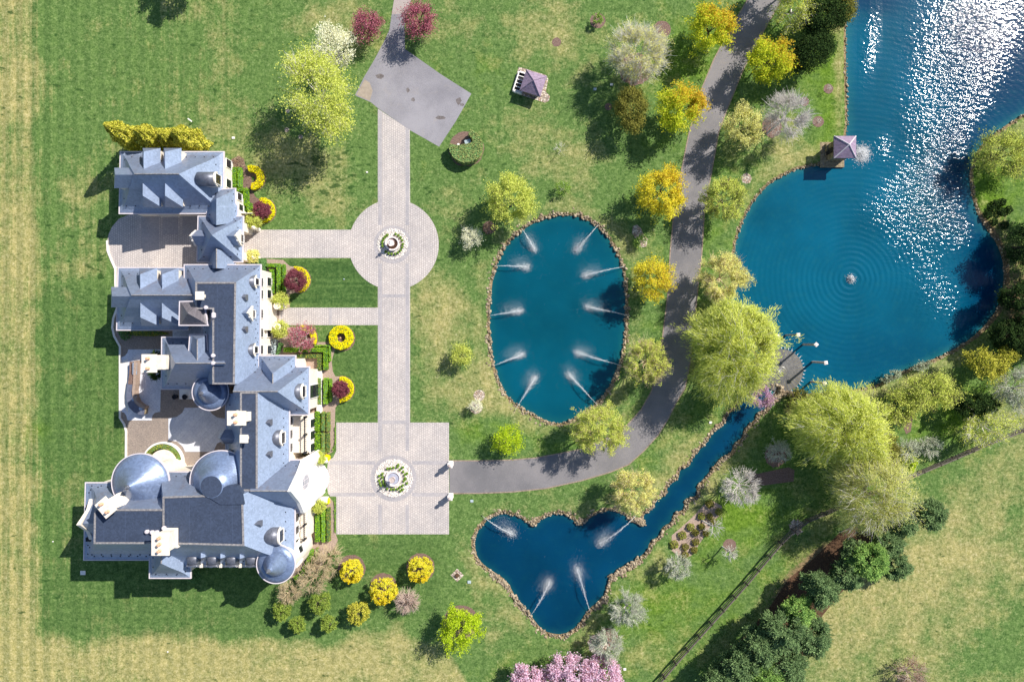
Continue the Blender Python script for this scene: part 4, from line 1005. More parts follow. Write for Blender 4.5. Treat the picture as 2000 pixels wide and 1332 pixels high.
# entrance gable coping
bm = bmesh.new(); xg = W(567.5, 959, 12.15).x+.12; yN = W(585, 899.4, 6.9).y; yS = W(585, 999.6, 6.9).y; yR = W(567.5, 959, 12.15).y
def gablepoly(x, dz, dy=0): return [(x, yN+dy, 6.6), (x, yN+dy, 7.0+dz), (x, (yN+yR)/2+.25, 8.8+dz), (x, yR, 12.3+dz), (x, (yS+yR)/2-.25, 8.8+dz), (x, yS-dy, 7.0+dz), (x, yS-dy, 6.6)]
A = [bm.verts.new(q) for q in gablepoly(xg, .1, .12)]; B = [bm.verts.new(q) for q in gablepoly(xg-.45, .1, .12)]
bm.faces.new(A); bm.faces.new(B[::-1])
for i in range(7): bm.faces.new((A[i], A[(i+1) % 7], B[(i+1) % 7], B[i]))
box(bm, xg-.44, xg+.01, yS-.1, yN+.1, 0, 6.6)
bm_obj('gable_wall', bm, M['trim'], man)
wb_ = bmesh.new()
for (sc_, xo, mi) in ((1.0, .05, 0), (.86, .08, 1)):
    n8 = [(math.cos(math.pi/8+k*math.pi/4)*1.0*sc_, 6.6+math.sin(math.pi/8+k*math.pi/4)*1.6*sc_) for k in range(8)]
    A8 = [wb_.verts.new((xg+xo, yR+yy, zz)) for yy, zz in n8]; B8 = [wb_.verts.new((xg-.02, yR+yy, zz)) for yy, zz in n8]
    wb_.faces.new(A8).material_index = mi
    for k in range(8): wb_.faces.new((A8[k], A8[(k+1) % 8], B8[(k+1) % 8], B8[k])).material_index = mi
for yy in (-.33, .33): box(wb_, xg+.081, xg+.10, yR+yy-.03, yR+yy+.03, 5.35, 7.85, 0)
for zz in (5.9, 6.6, 7.3): box(wb_, xg+.08, xg+.095, yR-.85, yR+.85, zz-.03, zz+.03, 0)
bm_obj('octagon_window', wb_, [M['gutter'], M['window_pale']], man)
# entrance porch: balcony roof, round skylight, curved steps and flanking walls
bm = bmesh.new(); pp = [W(x, y, 4.4) for x, y in ((590,896),(607,886),(616,896),(613,905),(607,915),(607,952),(613,962),(618,975),(610,985),(590,990))]
prism(bm, [(p.x, p.y) for p in pp], 0, 4.4); bm_obj('porch', bm, M['trim'], man)
bm = bmesh.new(); c = W(594, 951, 5.0); lathe(bm, c, [(.95, 4.42), (.95, 4.7), (.6, 5.05), (.05, 5.2)], 8); bm_obj('skylight', bm, M['gutter'], man)
bm = bmesh.new()
for i, r in enumerate((2.75, 2.35, 1.95, 1.55)):
    c = W(604, 934, 0)
    cyl(bm, c, r, r, 0, .16*(i+1), 40)
bm_obj('entrance_steps', bm, M['trim'], man)
for y0, s in ((896, 1), (974, -1)):
    bm = bmesh.new(); pts = [W(636-30*math.sin(t*math.pi/2*.9), (y0+s*0)+s*16*(1-math.cos(t*math.pi/2)), 0) for t in [i/8 for i in range(9)]]
    for a, b in zip(pts, pts[1:]):
        d = (b-a).normalized(); nr = Vector((-d.y, d.x, 0))*.16
        vs = [bm.verts.new((q.x, q.y, z)) for z in (0, 1.0) for q in (a-nr, b-nr, b+nr, a+nr)]
        for f in ((0, 1, 2, 3), (4, 5, 6, 7), (0, 1, 5, 4), (1, 2, 6, 5), (2, 3, 7, 6), (3, 0, 4, 7)): bm.faces.new([vs[k] for k in f])
    box(bm, pts[0].x-.35, pts[0].x+.45, pts[0].y-.35, pts[0].y+.35, 0, 1.15)
    bm_obj('stair_wall', bm, M['trim'], man)
# balconies on the garden side
def balcony(y_top, y_bot, x_front, z, xback):
    a = W(0, y_top, z); b = W(0, y_bot, z); xf = W(x_front, 0, 0).x
    bm = bmesh.new(); box(bm, xback, xf, b.y, a.y, 0, z); box(bm, xf-.25, xf+.08, b.y-.05, a.y+.05, z-.3, z+.1)
    ba = bm_obj('balcony', bm, M['stone'], man)
    rb = bmesh.new(); box(rb, xf-.12, xf+.0, b.y+.1, a.y-.1, z+.95, z+1.02)
    y = b.y+.2
    while y < a.y-.15: box(rb, xf-.08, xf-.05, y-.015, y+.015, z+.1, z+.95); y += .28
    bm_obj('railing', rb, M['dark'], ba)
    n = max(2, round((a.y-b.y)/2.4)); 
    for i in range(n+1):
        pb = bmesh.new(); y = b.y+.15+(a.y-b.y-.3)*i/n
        box(pb, xf-.14, xf+.06, y-.1, y+.1, z+.1, z+1.1); box(pb, xf-.17, xf+.09, y-.13, y+.13, z+1.1, z+1.18)
        bm_obj('balcony_post', pb, M['dark'], ba)
    return xf
xw = W(563.7, 0, 7.0).x-.42
balcony(811, 884, 616.5, 3.9, xw-.3)
balcony(992, 1052, 615.5, 3.9, W(574.5, 0, 7.4).x-.8)
for py in (822, 848, 874): 
    y = W(0, py, 5).y; window_mesh(man, Vector((xw+.02, y, 4.3)), DIR['E'], 1.1, 2.2, 2, 4)
xf = W(616.5, 0, 0).x
for py in (825, 848, 872):
    window_mesh(man, Vector((xf+.02, W(0, py, 1).y, .6)), DIR['E'], 1.1, 2.2, 2, 4)
xw2 = W(574.5, 0, 7.4).x-.42
for py in (1010, 1034, 1060): window_mesh(man, Vector((xw2+.02, W(0, py, 5).y, 4.3)), DIR['E'], 1.0, 2.0, 2, 4)
xn = W(507, 0, NZ).x-.42
for py in (551, 575, 613, 650, 683):
    window_mesh(man, Vector((xn+.02, W(0, py, 4.6).y, 3.9)), DIR['E'], 1.1, 1.7, 2, 3)
    if py not in (613,): window_mesh(man, Vector((xn+.02, W(0, py, 1.5).y, .8)), DIR['E'], 1.1, 1.7, 2, 3)
ysw = W(200, 1092, 6.9).y+.42
for k in range(6):
    xk = W(164.8, 0, 6.9).x+1.8+k*1.75
    for zb_ in (1.0, 4.2): window_mesh(man, Vector((xk, ysw-.02, zb_)), DIR['S'], 1.0, 1.8)
xww = W(168, 944, 6.9).x+.42
for py in (955, 975, 1060, 1080):
    for zb_ in (1.0, 4.2): window_mesh(man, Vector((xww-.02, W(0, py, 5).y, zb_)), DIR['W'], 1.0, 1.8)
# garden door bay with canopies and columns
bm = bmesh.new(); a = W(0, 590, 3).y; b = W(0, 645, 3).y
box(bm, xn-.1, xn+.55, b, a, 0, 3.6); 
for yy in (a-.5, b+.5): lathe(bm, (xn+1.3, yy), [(.5, 0), (.5, .9), (.4, 1.0), (.35, 2.0), (.5, 2.1), (.45, 2.3)], 20)
bm_obj('door_bay', bm, M['stone'], man)
xc = W(602.5, 0, 6.3).x-.42
bm = bmesh.new(); 
yy = W(0, 764, 3).y; window_mesh(man, Vector((xc+.05, yy, .6)), DIR['E'], 1.7, 5.0, 3, 8); bm.free()
bm = bmesh.new(); box(bm, xc-.2, xc+.5, W(0, 806, 0).y, W(0, 724, 0).y, 0, .5); bm_obj('plinth', bm, M['trim'], man)
bm = bmesh.new(); a = W(577, 703, 0); b = W(592, 716, 0); box(bm, a.x-1, b.x, b.y, a.y, 0, 3.2); bm_obj('side_bay', bm, M['stone'], man)
for ang in (20, -35, 60):
    t = math.radians(ang); c = W(538.7, 1101.4, 9.3); r = 36.5*(H-9.3)/F-.35
    d = Vector((math.cos(t), math.sin(t), 0)); window_mesh(man, Vector((c.x+d.x*r, c.y+d.y*r, 4.6)), d, .8, 1.5, 2, 3)
# bay at the foot of the tower
bm = bmesh.new(); c = W(566, 1068, 0); cyl(bm, (c.x+.9, c.y), 2.1, 2.1, 0, 3.4, 28); bm_obj('round_bay', bm, M['stone'], man)

# low terrace wall and step by the court, planted crescent
def hedge_mesh(name, poly_px, h, mat, label=None, cat=None, group=None, parent=None, leaf=.1, dens=110, seed=1, under=None, z0=0, kind=None):
    """clipped hedge: leafy body with small leaf faces over its top and sides. poly_px in ground pixels"""
    P = [W(x, y) for x, y in poly_px]
    if group and group.startswith('clipped'): P = [Vector((q[0], q[1], 0)) for q in inset(P, .075)]
    n = len(P); r = np.random.default_rng(seed)
    tri = tessellate_polygon([P]); T = np.array([[P[i][:2] for i in t] for t in tri]); 
    ar = np.abs(np.cross(T[:, 1]-T[:, 0], T[:, 2]-T[:, 0]))/2; tot = ar.sum()
    nt_ = int(tot*dens); 
    ch = r.choice(len(T), nt_, p=ar/ar.sum()); u = r.random((nt_, 2)); s = np.sqrt(u[:, :1])
    pts = T[ch, 0]*(1-s)+T[ch, 1]*(s*(1-u[:, 1:]))+T[ch, 2]*(s*u[:, 1:])
    top = np.concatenate([pts, (z0+h+r.normal(0, .04, (nt_, 1)))], 1)
    sides = []
    for i in range(n):
        a = np.array(P[i][:2]); b = np.array(P[(i+1) % n][:2]); L_ = np.linalg.norm(b-a); k = int(L_*h*dens*.8)
        if k < 1: continue
        t = r.random((k, 1)); nr = np.array([(b-a)[1], -(b-a)[0]])/(L_+1e-9)
        q = a+(b-a)*t+nr*r.normal(0, .035, (k, 1)); sides.append(np.concatenate([q, z0+r.random((k, 1))*h], 1))
    allp = np.concatenate([top]+sides)
    V, Q = leaf_quads(allp, leaf, r, upbias=.5)
    k = len(V)
    B = [(p.x, p.y, z0) for p in P]+[(p.x, p.y, z0+h-.05) for p in P]
    Vb = np.array(B); Vall = np.concatenate([V, Vb]); faces = [list(q) for q in Q]
    me = bpy.data.meshes.new(name)
    cap = [[k+n+i for i in t] for t in tri]; sd_ = [[k+i, k+(i+1) % n, k+n+(i+1) % n, k+n+i] for i in range(n)]
    me.from_pydata(Vall.tolist(), [], faces+cap+sd_); 
    me.polygons.foreach_set('material_index', np.array([0]*len(Q)+[1]*(len(cap)+len(sd_)), dtype=np.int32))
    o = link(name, me, [mat, under or L['hedge_b']], parent); return tag(o, label, cat, group, kind)
def leaf_quads(P, size, r, upbias=.6, aspect=1.0):
    n = len(P); nrm = r.normal(0, 1, (n, 3)); nrm[:, 2] = np.abs(nrm[:, 2])+upbias
    nrm /= np.linalg.norm(nrm, axis=1, keepdims=True)
    t = r.normal(0, 1, (n, 3)); u = np.cross(nrm, t); u /= np.linalg.norm(u, axis=1, keepdims=True)+1e-9; v = np.cross(nrm, u)
    s = size*r.uniform(.6, 1.35, (n, 1)); u = u*s; v = v*s*aspect
    V = np.stack([P-u*.5-v*.5, P+u*.55-v*.4, P+u*.5+v*.5, P-u*.45+v*.55], 1).reshape(-1, 3)
    return V, np.arange(n*4).reshape(n, 4)

def strand_quads(P, ln, wd, r, c, R, down):
    n = len(P); d = P-c; d[:, 2] = 0; d = d/(R+1e-6)*.9+r.normal(0, .45, (n, 3)); d[:, 2] = -down*r.uniform(.4, 1.2, n)
    d /= np.linalg.norm(d, axis=1, keepdims=True)+1e-9; t = r.normal(0, .5, (n, 3))+[0, 0, 1.0]; u = np.cross(d, t); u /= np.linalg.norm(u, axis=1, keepdims=True)+1e-9
    L_ = ln*r.uniform(.5, 1.3, (n, 1)); w_ = wd*r.uniform(.6, 1.4, (n, 1))
    V = np.stack([P-d*L_*.5-u*w_*.5, P-d*L_*.5+u*w_*.5, P+d*L_*.5+u*w_*.35, P+d*L_*.5-u*w_*.35], 1).reshape(-1, 3)
    V[:, 2] = np.maximum(V[:, 2], .08)
    return V, np.arange(n*4).reshape(n, 4)
# ------------------------------------------------------------------ foliage kit
def tubes(paths, sides=3):
    """paths: list of (Kx3 points, K radii)"""
    Vs = []; Qs = []; k = 0
    by = {}
    for p, rr in paths: by.setdefault(len(p), []).append((p, rr))
    for K_, lst in by.items():
        P = np.array([p for p, _ in lst]); R = np.array([q for _, q in lst])   # n,K,3
        n = len(P); d = P[:, -1]-P[:, 0]; d /= np.linalg.norm(d, axis=1, keepdims=True)+1e-9
        up = np.where(np.abs(d[:, 2:3]) > .9, np.array([[1., 0, 0]]), np.array([[0, 0, 1.]]))
        a = np.cross(d, up); a /= np.linalg.norm(a, axis=1, keepdims=True)+1e-9; b = np.cross(d, a)
        ang = np.arange(sides)*math.tau/sides
        ring = a[:, None, None, :]*np.cos(ang)[None, None, :, None]+b[:, None, None, :]*np.sin(ang)[None, None, :, None]
        V = P[:, :, None, :]+ring*R[:, :, None, None]
        idx = np.arange(n*K_*sides).reshape(n, K_, sides)+k
        nx_ = np.roll(idx, -1, axis=2)
        Q = np.stack([idx[:, :-1], nx_[:, :-1], nx_[:, 1:], idx[:, 1:]], -1).reshape(-1, 4)
        Vs.append(V.reshape(-1, 3)); Qs.append(Q); k += n*K_*sides
    return np.concatenate(Vs), np.concatenate(Qs)
def bez(a, b, c, k):
    t = np.linspace(0, 1, k)[:, None]; return a*(1-t)**2+2*b*t*(1-t)+c*t*t
TREES = []
def tree(px, py, rpx, zc, leafm, label, cat='tree', name='tree', group=None, seed=0, leaves=5000, leaf=.17, barkm='bark', density=1.0, trunk=.16, limbs=9, sub=12, twig=0, twig_r=.012, squash=.85, wob=.28, droop=0, base=None, ell=None, tint=None, cone=False, flat=False, shell=.55, upb=.6, clump=.3):
    r = np.random.default_rng(seed*7+int(px)*13+int(py))
    c = np.array(W(px, py, zc)); R = rpx*(H-zc)/F*(.90 if twig else .96)
    leaves = int(leaves*1.7); leaf *= .80
    rx, ry = (R*ell[0], R*ell[1]) if ell else (R, R); rot = math.radians(ell[2]) if ell and len(ell) > 2 else 0
    rz = min(R*squash, zc*.93)
    b0 = np.array(W(*base)) if base else np.array([c[0], c[1], 0.0])
    if not base: b0[:2] += r.normal(0, .03*R, 2)
    root = empty(name, Vector(b0), label, cat, group)
    ph = r.uniform(0, 6.28, 8); fr = r.uniform(2, 5, 8)
    def lump(u):   # irregular outline
        az = np.arctan2(u[:, 1], u[:, 0]); el = u[:, 2]
        return 1+wob*(.45*np.sin(3*az+ph[0]+2*el)+.35*np.sin(5*az+ph[1]-3*el)+.3*np.sin(8*az+ph[2]+4*el)+.22*np.sin(13*az+ph[3]))*.8
    def surf(u, f=1.0):
        l = lump(u)[:, None]; q = u*l*f
        x, y = q[:, 0]*rx, q[:, 1]*ry; z = q[:, 2]*rz
        if cone:
            k = np.clip((q[:, 2]+1)/2, 0, 1); s_ = (1-k)**.75*1.15+.04; hh = math.hypot(1, 0)
            nn = np.sqrt(q[:, 0]**2+q[:, 1]**2)+1e-6; x = q[:, 0]/nn*rx*s_*np.minimum(1, nn*1.3)*f; y = q[:, 1]/nn*ry*s_*np.minimum(1, nn*1.3)*f; z = q[:, 2]*zc*.95
        cs, sn = math.cos(rot), math.sin(rot)
        return np.stack([x*cs-y*sn+c[0], x*sn+y*cs+c[1], z+c[2]], 1)
    def dirs(n, lo=-.45):
        u = r.normal(0, 1, (n*3, 3)); u /= np.linalg.norm(u, axis=1, keepdims=True); u = u[u[:, 2] > lo][:n]; return u
    paths = []; tips = []
    th = np.array([c[0], c[1], max(.35, c[2]-rz*.55)])
    tr = trunk*(.6+R/6)
    if not cone:
        paths.append((bez(b0, (b0+th)/2+r.normal(0, .04*R, 3)*[1, 1, 0], th, 5), np.linspace(tr, tr*.7, 5)))
        # main limbs
        u = dirs(limbs, -.1); e = surf(u, .62)
        lims = []
        for q in e:
            mid = (th+q)/2+np.array([0, 0, -.12*R])+r.normal(0, .06*R, 3); P = bez(th, mid, q, 6)
            paths.append((P, np.linspace(tr*.55, tr*.16, 6))); lims.append(P)
        u = dirs(limbs*sub, -.5 if not droop else -.35); e = surf(u, 1.0)*1.0
        L3 = np.array([l[k] for l in lims for k in (2, 3, 4, 5)])
        seg = []
        for q in e:
            dd = np.linalg.norm(L3-(q*.75+th*.25), axis=1)+r.uniform(0, .25*R, len(L3)); s_ = L3[dd.argmin()]
            q = q+(s_-q)*r.uniform(0, .22)
            mid = s_*.5+q*.5+r.normal(0, .07*R, 3)+np.array([0, 0, .06*R*(1 if not droop else 1.5)])
            P = bez(s_, mid, q, 4); paths.append((P, np.linspace(tr*.13, max(.012, tr*.03), 4))); seg.append(P); tips.append(q)
        tips = np.array(tips); seg = np.array(seg)
        if twig:
            k = r.integers(0, len(seg), twig); t = r.integers(1, 4, twig); s_ = seg[k, t]
            out = s_-np.array([c[0], c[1], c[2]-rz*.4]); out /= np.linalg.norm(out, axis=1, keepdims=True)+1e-9
            q = s_+(out*.75+r.normal(0, .42, (twig, 3)))*R*r.uniform(.12, .34, (twig, 1)); q[:, 2] -= droop*R*r.uniform(.1, .5, twig)
            q[:, 2] = np.maximum(q[:, 2], .1)
            mid = (s_+q)/2+r.normal(0, .03*R, (twig, 3)); mid[:, 2] += droop*R*.15
            for a, b, d_ in zip(s_, mid, q): paths.append((bez(a, b, d_, 3), np.array([twig_r, twig_r*.9, twig_r*.7])))
            tips = np.concatenate([tips, q[:len(tips)*2]])
    else:
        paths.append((bez(b0, b0*.5+c*.5, np.array([c[0], c[1], zc*1.9]), 5), np.linspace(tr, .03, 5)))
        u = dirs(260, -1); tips = surf(u, 1.0)
    V, Q = tubes(paths, 4 if not twig else 3)
    link('trunk', quads_mesh('trunk', V, Q), M[barkm], root)
    if leaves:
        n = leaves; k = r.integers(0, len(tips), int(n*shell)); sp = clump*R*.5
        A = tips[k]+r.normal(0, 1, (len(k), 3))*sp*np.array([1, 1, .6])
        if not cone and len(seg):
            m_ = n-len(k); kk = r.integers(0, len(seg), m_); tt = r.uniform(.35, 1.0, (m_, 1)); P0 = seg[kk, 0]; P1 = seg[kk, 3]; Pm = seg[kk, 1]
            B = P0*(1-tt)+P1*tt+r.normal(0, 1, (m_, 3))*sp*.8
        else:
            m_ = n-len(k); u = dirs(m_, -1); m_ = len(u); B = surf(u, 1)*1.0; f_ = r.uniform(.8, 1.02, (m_, 1)); ax = np.array([c[0], c[1], 0]); B[:, :2] = ax[:2]+(B[:, :2]-ax[:2])*f_; B += r.normal(0, .06, B.shape)
        if droop:
            A[:, 2] -= r.exponential(droop*R*.35, len(A)); 
        P = np.concatenate([A, B]); P = P[P[:, 2] > .12]
        if droop and leaves > 8000: V, Q = strand_quads(P, leaf*3.0, leaf*.42, r, c, R, .9)
        elif leafm and leafm.startswith('pine'):
            k_ = r.integers(0, len(tips), len(P)); V, Q = strand_quads(P, leaf*2.2, leaf*.75, r, c, R, -.35)
        else: V, Q = leaf_quads(P, leaf, r, upb, .75)
        me = quads_mesh('crown', V, Q)
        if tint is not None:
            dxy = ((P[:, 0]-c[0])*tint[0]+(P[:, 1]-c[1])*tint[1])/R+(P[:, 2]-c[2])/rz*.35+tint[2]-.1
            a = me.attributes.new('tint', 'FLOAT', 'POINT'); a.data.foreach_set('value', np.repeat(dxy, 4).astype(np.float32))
        link('crown', me, L[leafm], root)
    return root
def ball_shrub(px, py, rpx, h, leafm, label, cat='shrub', name='shrub', group=None, seed=1, dens=1.0, leaf=.12, tint=None, lump=.1, zc=None):
    r = np.random.default_rng(seed+int(px*3+py)); zc = zc or h*.5; c = np.array(W(px, py, zc)); R = rpx*(H-zc)/F
    root = empty(name, Vector((c[0], c[1], 0)), label, cat, group)
    n = int(420*R*R*dens+160); u = r.normal(0, 1, (n, 3)); u /= np.linalg.norm(u, axis=1, keepdims=True); u[:, 2] = np.where(u[:, 2] < -.5, -u[:, 2], u[:, 2])
    ph = r.uniform(0, 6, 3); az = np.arctan2(u[:, 1], u[:, 0]); f = 1+lump*(np.sin(4*az+ph[0]+3*u[:, 2])+.7*np.sin(7*az+ph[1]-4*u[:, 2]))
    P = c+u*np.array([R, R, h*.52])*(f*r.uniform(.86, 1.03, n))[:, None]; P[:, 2] = np.maximum(P[:, 2], .06)
    V, Q = leaf_quads(P, leaf, r, .5)
    me = quads_mesh('foliage', V, Q)
    if tint is not None:
        a = me.attributes.new('tint', 'FLOAT', 'POINT'); a.data.foreach_set('value', np.repeat(((P[:, 0]-c[0])*tint[0]+(P[:, 1]-c[1])*tint[1])/R+tint[2], 4).astype(np.float32))
    link('foliage', me, L[leafm], root)
    st = []
    for i in range(14):
        q = c+(lambda w: w/np.linalg.norm(w))(r.normal(0, 1, 3)*[1, 1, .4]+[0, 0, .5])*np.array([R*.8, R*.8, h*.4]); st.append((bez(np.array([c[0], c[1], 0]), c*[1, 1, .4], q, 4), np.array([.05, .04, .03, .015])))
    V, Q = tubes(st, 3); link('stem', quads_mesh('stem', V, Q), M['bark'], root)
    return root

# ------------------------------------------------------------------ courtyard furniture
ok = empty('outdoor_kitchen', W(268, 750), 'curved stone outdoor kitchen counter on the left bluestone patio', 'outdoor kitchen')
def ribbon_block(name, pts, w, z0, z1, mat, parent):
    P = strip(pts, w/PXM); bm = bmesh.new(); prism(bm, [(W(x, y).x, W(x, y).y) for x, y in P], z0, z1); return bm_obj(name, bm, mat, parent)
kc = [(267,706),(267,720),(266,735),(264,750),(262,764),(262,778),(266,790),(273,797),(281,800),(289,801)]
ribbon_block('cabinet', kc, .95, .03, .86, M['rough_stone'], ok)
ribbon_block('countertop', [(265,742)]+kc[3:], 1.15, .86, .92, M['counter'], ok)
ribbon_block('countertop', kc[:4], 1.0, .86, .921, M['mulch'], ok)
ribbon_block('bar_ledge', [(273,704),(272,725),(271,748),(269,762),(270,774),(275,785),(284,792),(291,795)], .35, .03, 1.15, M['bed'], ok)
p = W(264, 720, .92); bm = bmesh.new(); box(bm, p.x-.32, p.x+.3, p.y-.85, p.y+.85, .92, 1.12)
bmesh.ops.bevel(bm, geom=bm.edges[:], offset=.06, segments=2, affect='EDGES'); grill = bm_obj('grill', bm, M['steel'], ok)
bm = bmesh.new(); box(bm, p.x-.42, p.x-.36, p.y-.7, p.y+.7, 1.0, 1.05); bm_obj('handle', bm, M['dark'], grill)
p = W(262.5, 778, .92); bm = bmesh.new(); box(bm, p.x-.3, p.x+.3, p.y-.35, p.y+.35, .92, 1.0); bu = bm_obj('burner', bm, M['steel'], ok)
bm = bmesh.new(); cyl(bm, p, .14, .14, 1.0, 1.04, 16); bm_obj('burner_ring', bm, M['dark'], bu)
p = W(275, 798, .92); bm = bmesh.new(); box(bm, p.x-.25, p.x+.25, p.y-.2, p.y+.2, .92, .95); bm_obj('sink', bm, M['steel'], ok)
P_ = arc(321, 902, 40, 185, -5, 24)+arc(321, 902, 36.5, -5, 185, 24)
tag(sheet('planter_wall', P_, .45, M['trim'], .45), 'pale curved planter wall between the two big round towers', kind='thing'); C.objects[-1]['category'] = 'planter wall'
hedge_mesh('hedge', arc(321, 902, 35, 178, 4, 20)+arc(321, 902, 28, 4, 178, 20), .8, L['hedge_y'], 'yellow-green clipped crescent hedge inside the pale curved planter wall', 'hedge', seed=3)
bm = bmesh.new(); prism(bm, [(W(x, y).x, W(x, y).y) for x, y in arc(325, 902, 26, 150, -10, 14)+[(356, 922), (315, 925)]], 0, .9); o = bm_obj('stone_terrace_step', bm, M['stone']); tag(o, 'cream stone stair landing between the big round towers', 'stair landing')
bm = bmesh.new()
a = W(352, 760); b = W(380, 779)
box(bm, a.x, b.x, b.y, a.y, 0, .3); box(bm, a.x+.1, b.x, b.y+.5, a.y, .3, .45)
o = bm_obj('garden_step', bm, M['trim']); tag(o, 'pale stone steps beside the small cone-roofed tower', 'steps')
for i, (x, y) in enumerate([(345, 774.5), (364.5, 774.5)]):
    bm = bmesh.new(); p = W(x, y); lathe(bm, p, [(.15, 0), (.28, .1), (.3, .5), (.36, .62), (.3, .64), (.28, .5)], 16); o = bm_obj('planter_pot', bm, M['dark'])
    tag(o, ['dark round planter pot on the brown paving, left of the pale steps', 'dark round planter pot standing on the pale steps'][i], 'planter', 'dark pots by the courtyard steps')
ball_shrub(245, 652.5, 11, .9, 'hedge_b', 'dark rounded shrub below the long wall of the north-west wing', seed=2)
hedge_mesh('hedge', [(236,650),(232,645),(240,643),(300,645),(330,652),(300,656),(268,655)], .5, L['hedge_y'], 'low yellow-green planting under the north-west wing eave', 'hedge', seed=4)
tree(308, 700, 14, 2.6, 'dark', 'dark small tree above the chimney at the left patio', seed=3, leaves=1200, leaf=.14)
tree(306, 726, 15, 2.6, 'dark', 'dark small tree below the chimney at the left patio', seed=4, leaves=1400, leaf=.14)
tree(378, 1122, 13, 1.4, 'hedge_b', 'round grey-green shrub beside the south bump-out of the mansion', 'shrub', 'shrub', seed=5, leaves=1500, leaf=.12)

# three air conditioners
acs = []
for i, y in enumerate((667.5, 679.5, 690.5)):
    p = W(536, y, 0); r = empty('air_conditioner', p, ['top', 'middle', 'bottom'][i]+'most of three grey air conditioners beside the garden wall', 'air conditioner', 'air conditioners by the garden wall')
    bm = bmesh.new(); box(bm, p.x-.5, p.x+.5, p.y-.36, p.y+.36, 0, .85); hs = bm_obj('housing', bm, M['ac_metal'], r)
    bm = bmesh.new(); lathe(bm, p, [(.3, .84), (.3, .9), (.26, .9), (.26, .87)], 24); bm_obj('fan_guard', bm, M['dark'], r)
    bm = bmesh.new()
    for k in range(4):
        mm = Matrix.Translation((p.x, p.y, .885)) @ Matrix.Rotation(k*math.pi/2+.3, 4, 'Z'); box(bm, .03, .24, -.05, .05, 0, .01, 0, mm)
    bm_obj('fan', bm, M['ac_metal'], r)

# ------------------------------------------------------------------ pavilions, posts, small structures
def pavilion(px, py, w, ze, zr, rot, name, label, cat, wall_mat, apex_cap=True):
    c = W(px, py, ze); r = empty(name, (c.x, c.y, 0), label, cat); mm = Matrix.Translation((c.x, c.y, 0)) @ Matrix.Rotation(rot, 4, 'Z'); h = w/2
    bm = bmesh.new(); vs = [bm.verts.new(mm @ Vector(q)) for q in ((-h, -h, ze), (h, -h, ze), (h, h, ze), (-h, h, ze), (0, 0, zr), (-h, -h, ze-.2), (h, -h, ze-.2), (h, h, ze-.2), (-h, h, ze-.2))]
    for f in ((0, 1, 4), (1, 2, 4), (2, 3, 4), (3, 0, 4), (5, 6, 1, 0), (6, 7, 2, 1), (7, 8, 3, 2), (8, 5, 0, 3), (8, 7, 6, 5)): bm.faces.new([vs[i] for i in f])
    ro = bm_obj('roof', bm, M['purple_roof'], r)
    hb = bmesh.new()
    for sx, sy in ((-1, -1), (1, -1), (1, 1), (-1, 1)):
        a = mm @ Vector((sx*h, sy*h, ze)); b = mm @ Vector((0, 0, zr)); d = (b-a); nr = Vector((-d.y, d.x, 0)).normalized()*.08
        v = [hb.verts.new(q) for q in (a-nr, a+nr, b+nr, b-nr, a+Vector((0, 0, .07)), b+Vector((0, 0, .07)))]
        for f in ((0, 4, 5, 3), (1, 2, 5, 4)): hb.faces.new([v[i] for i in f])
    bm_obj('hip_ridge', hb, M['gutter'] if apex_cap else M['purple_roof'], ro)
    bm = bmesh.new(); box(bm, -h+.4, h-.4, -h+.4, h-.4, -.3, ze-.21, 0, mm); bm_obj('wall', bm, wall_mat, r)
    return r, mm, h
pv, mm, h = pavilion(1650.5, 287.5, 2.98, 2.9, 4.1, 0, 'boathouse', 'square boathouse with lilac pyramid roof on the edge of the big lake', 'boathouse', M['rough_stone'])
bm = bmesh.new(); box(bm, -.05+-h+.33, -h+.4, -.35, .35, 0, 1.7, 0, mm); bm_obj('door', bm, M['dark'], pv)
bm = bmesh.new(); box(bm, -h-.55, h-.2, -h-.5, h, -.5, .02, 0, mm); bm_obj('stone_base', bm, M['rough_stone'], pv)
for i, yy in enumerate((-.35, .45)):
    bm = bmesh.new(); c = W(1614, 294-i*8, 0); box(bm, c.x-.2, c.x+.22, c.y-.26, c.y+.26, 0, .5, 0); o = bm_obj('stone_block', bm, M['rough_stone'])
    tag(o, ['lower', 'upper'][i]+' of two squared stone blocks left of the boathouse', 'stone block', 'stone blocks by the boathouse')
pv2, mm, h = pavilion(1041.5, 163, 2.95, 1.6, 2.75, math.radians(-18), 'pump_house', 'small lilac-roofed pump house on a gravel bed in the upper lawn', 'pump house', M['rough_stone'], False)
bm = bmesh.new()
box(bm, -h-1.05, -h-.9, -h, h, .0, .55, 0, mm); box(bm, -h-1.05, -h+.3, h-.12, h, 0, .55, 0, mm); box(bm, -h-1.05, -h+.3, -h-.02, -h+.1, 0, .55, 0, mm)
for k in range(6): y = -h+.22+k*(2*h-.4)/5.0; box(bm, -h-.9, -h+.38, y-.05, y+.05, .5, .56, 0, mm)
bm_obj('slatted_frame', bm, M['trim'], pv2)
bm = bmesh.new(); box(bm, -h-.9, -h+.35, -h+.1, h-.12, .0, .05, 0, mm); bm_obj('pit', bm, M['dark'], pv2)
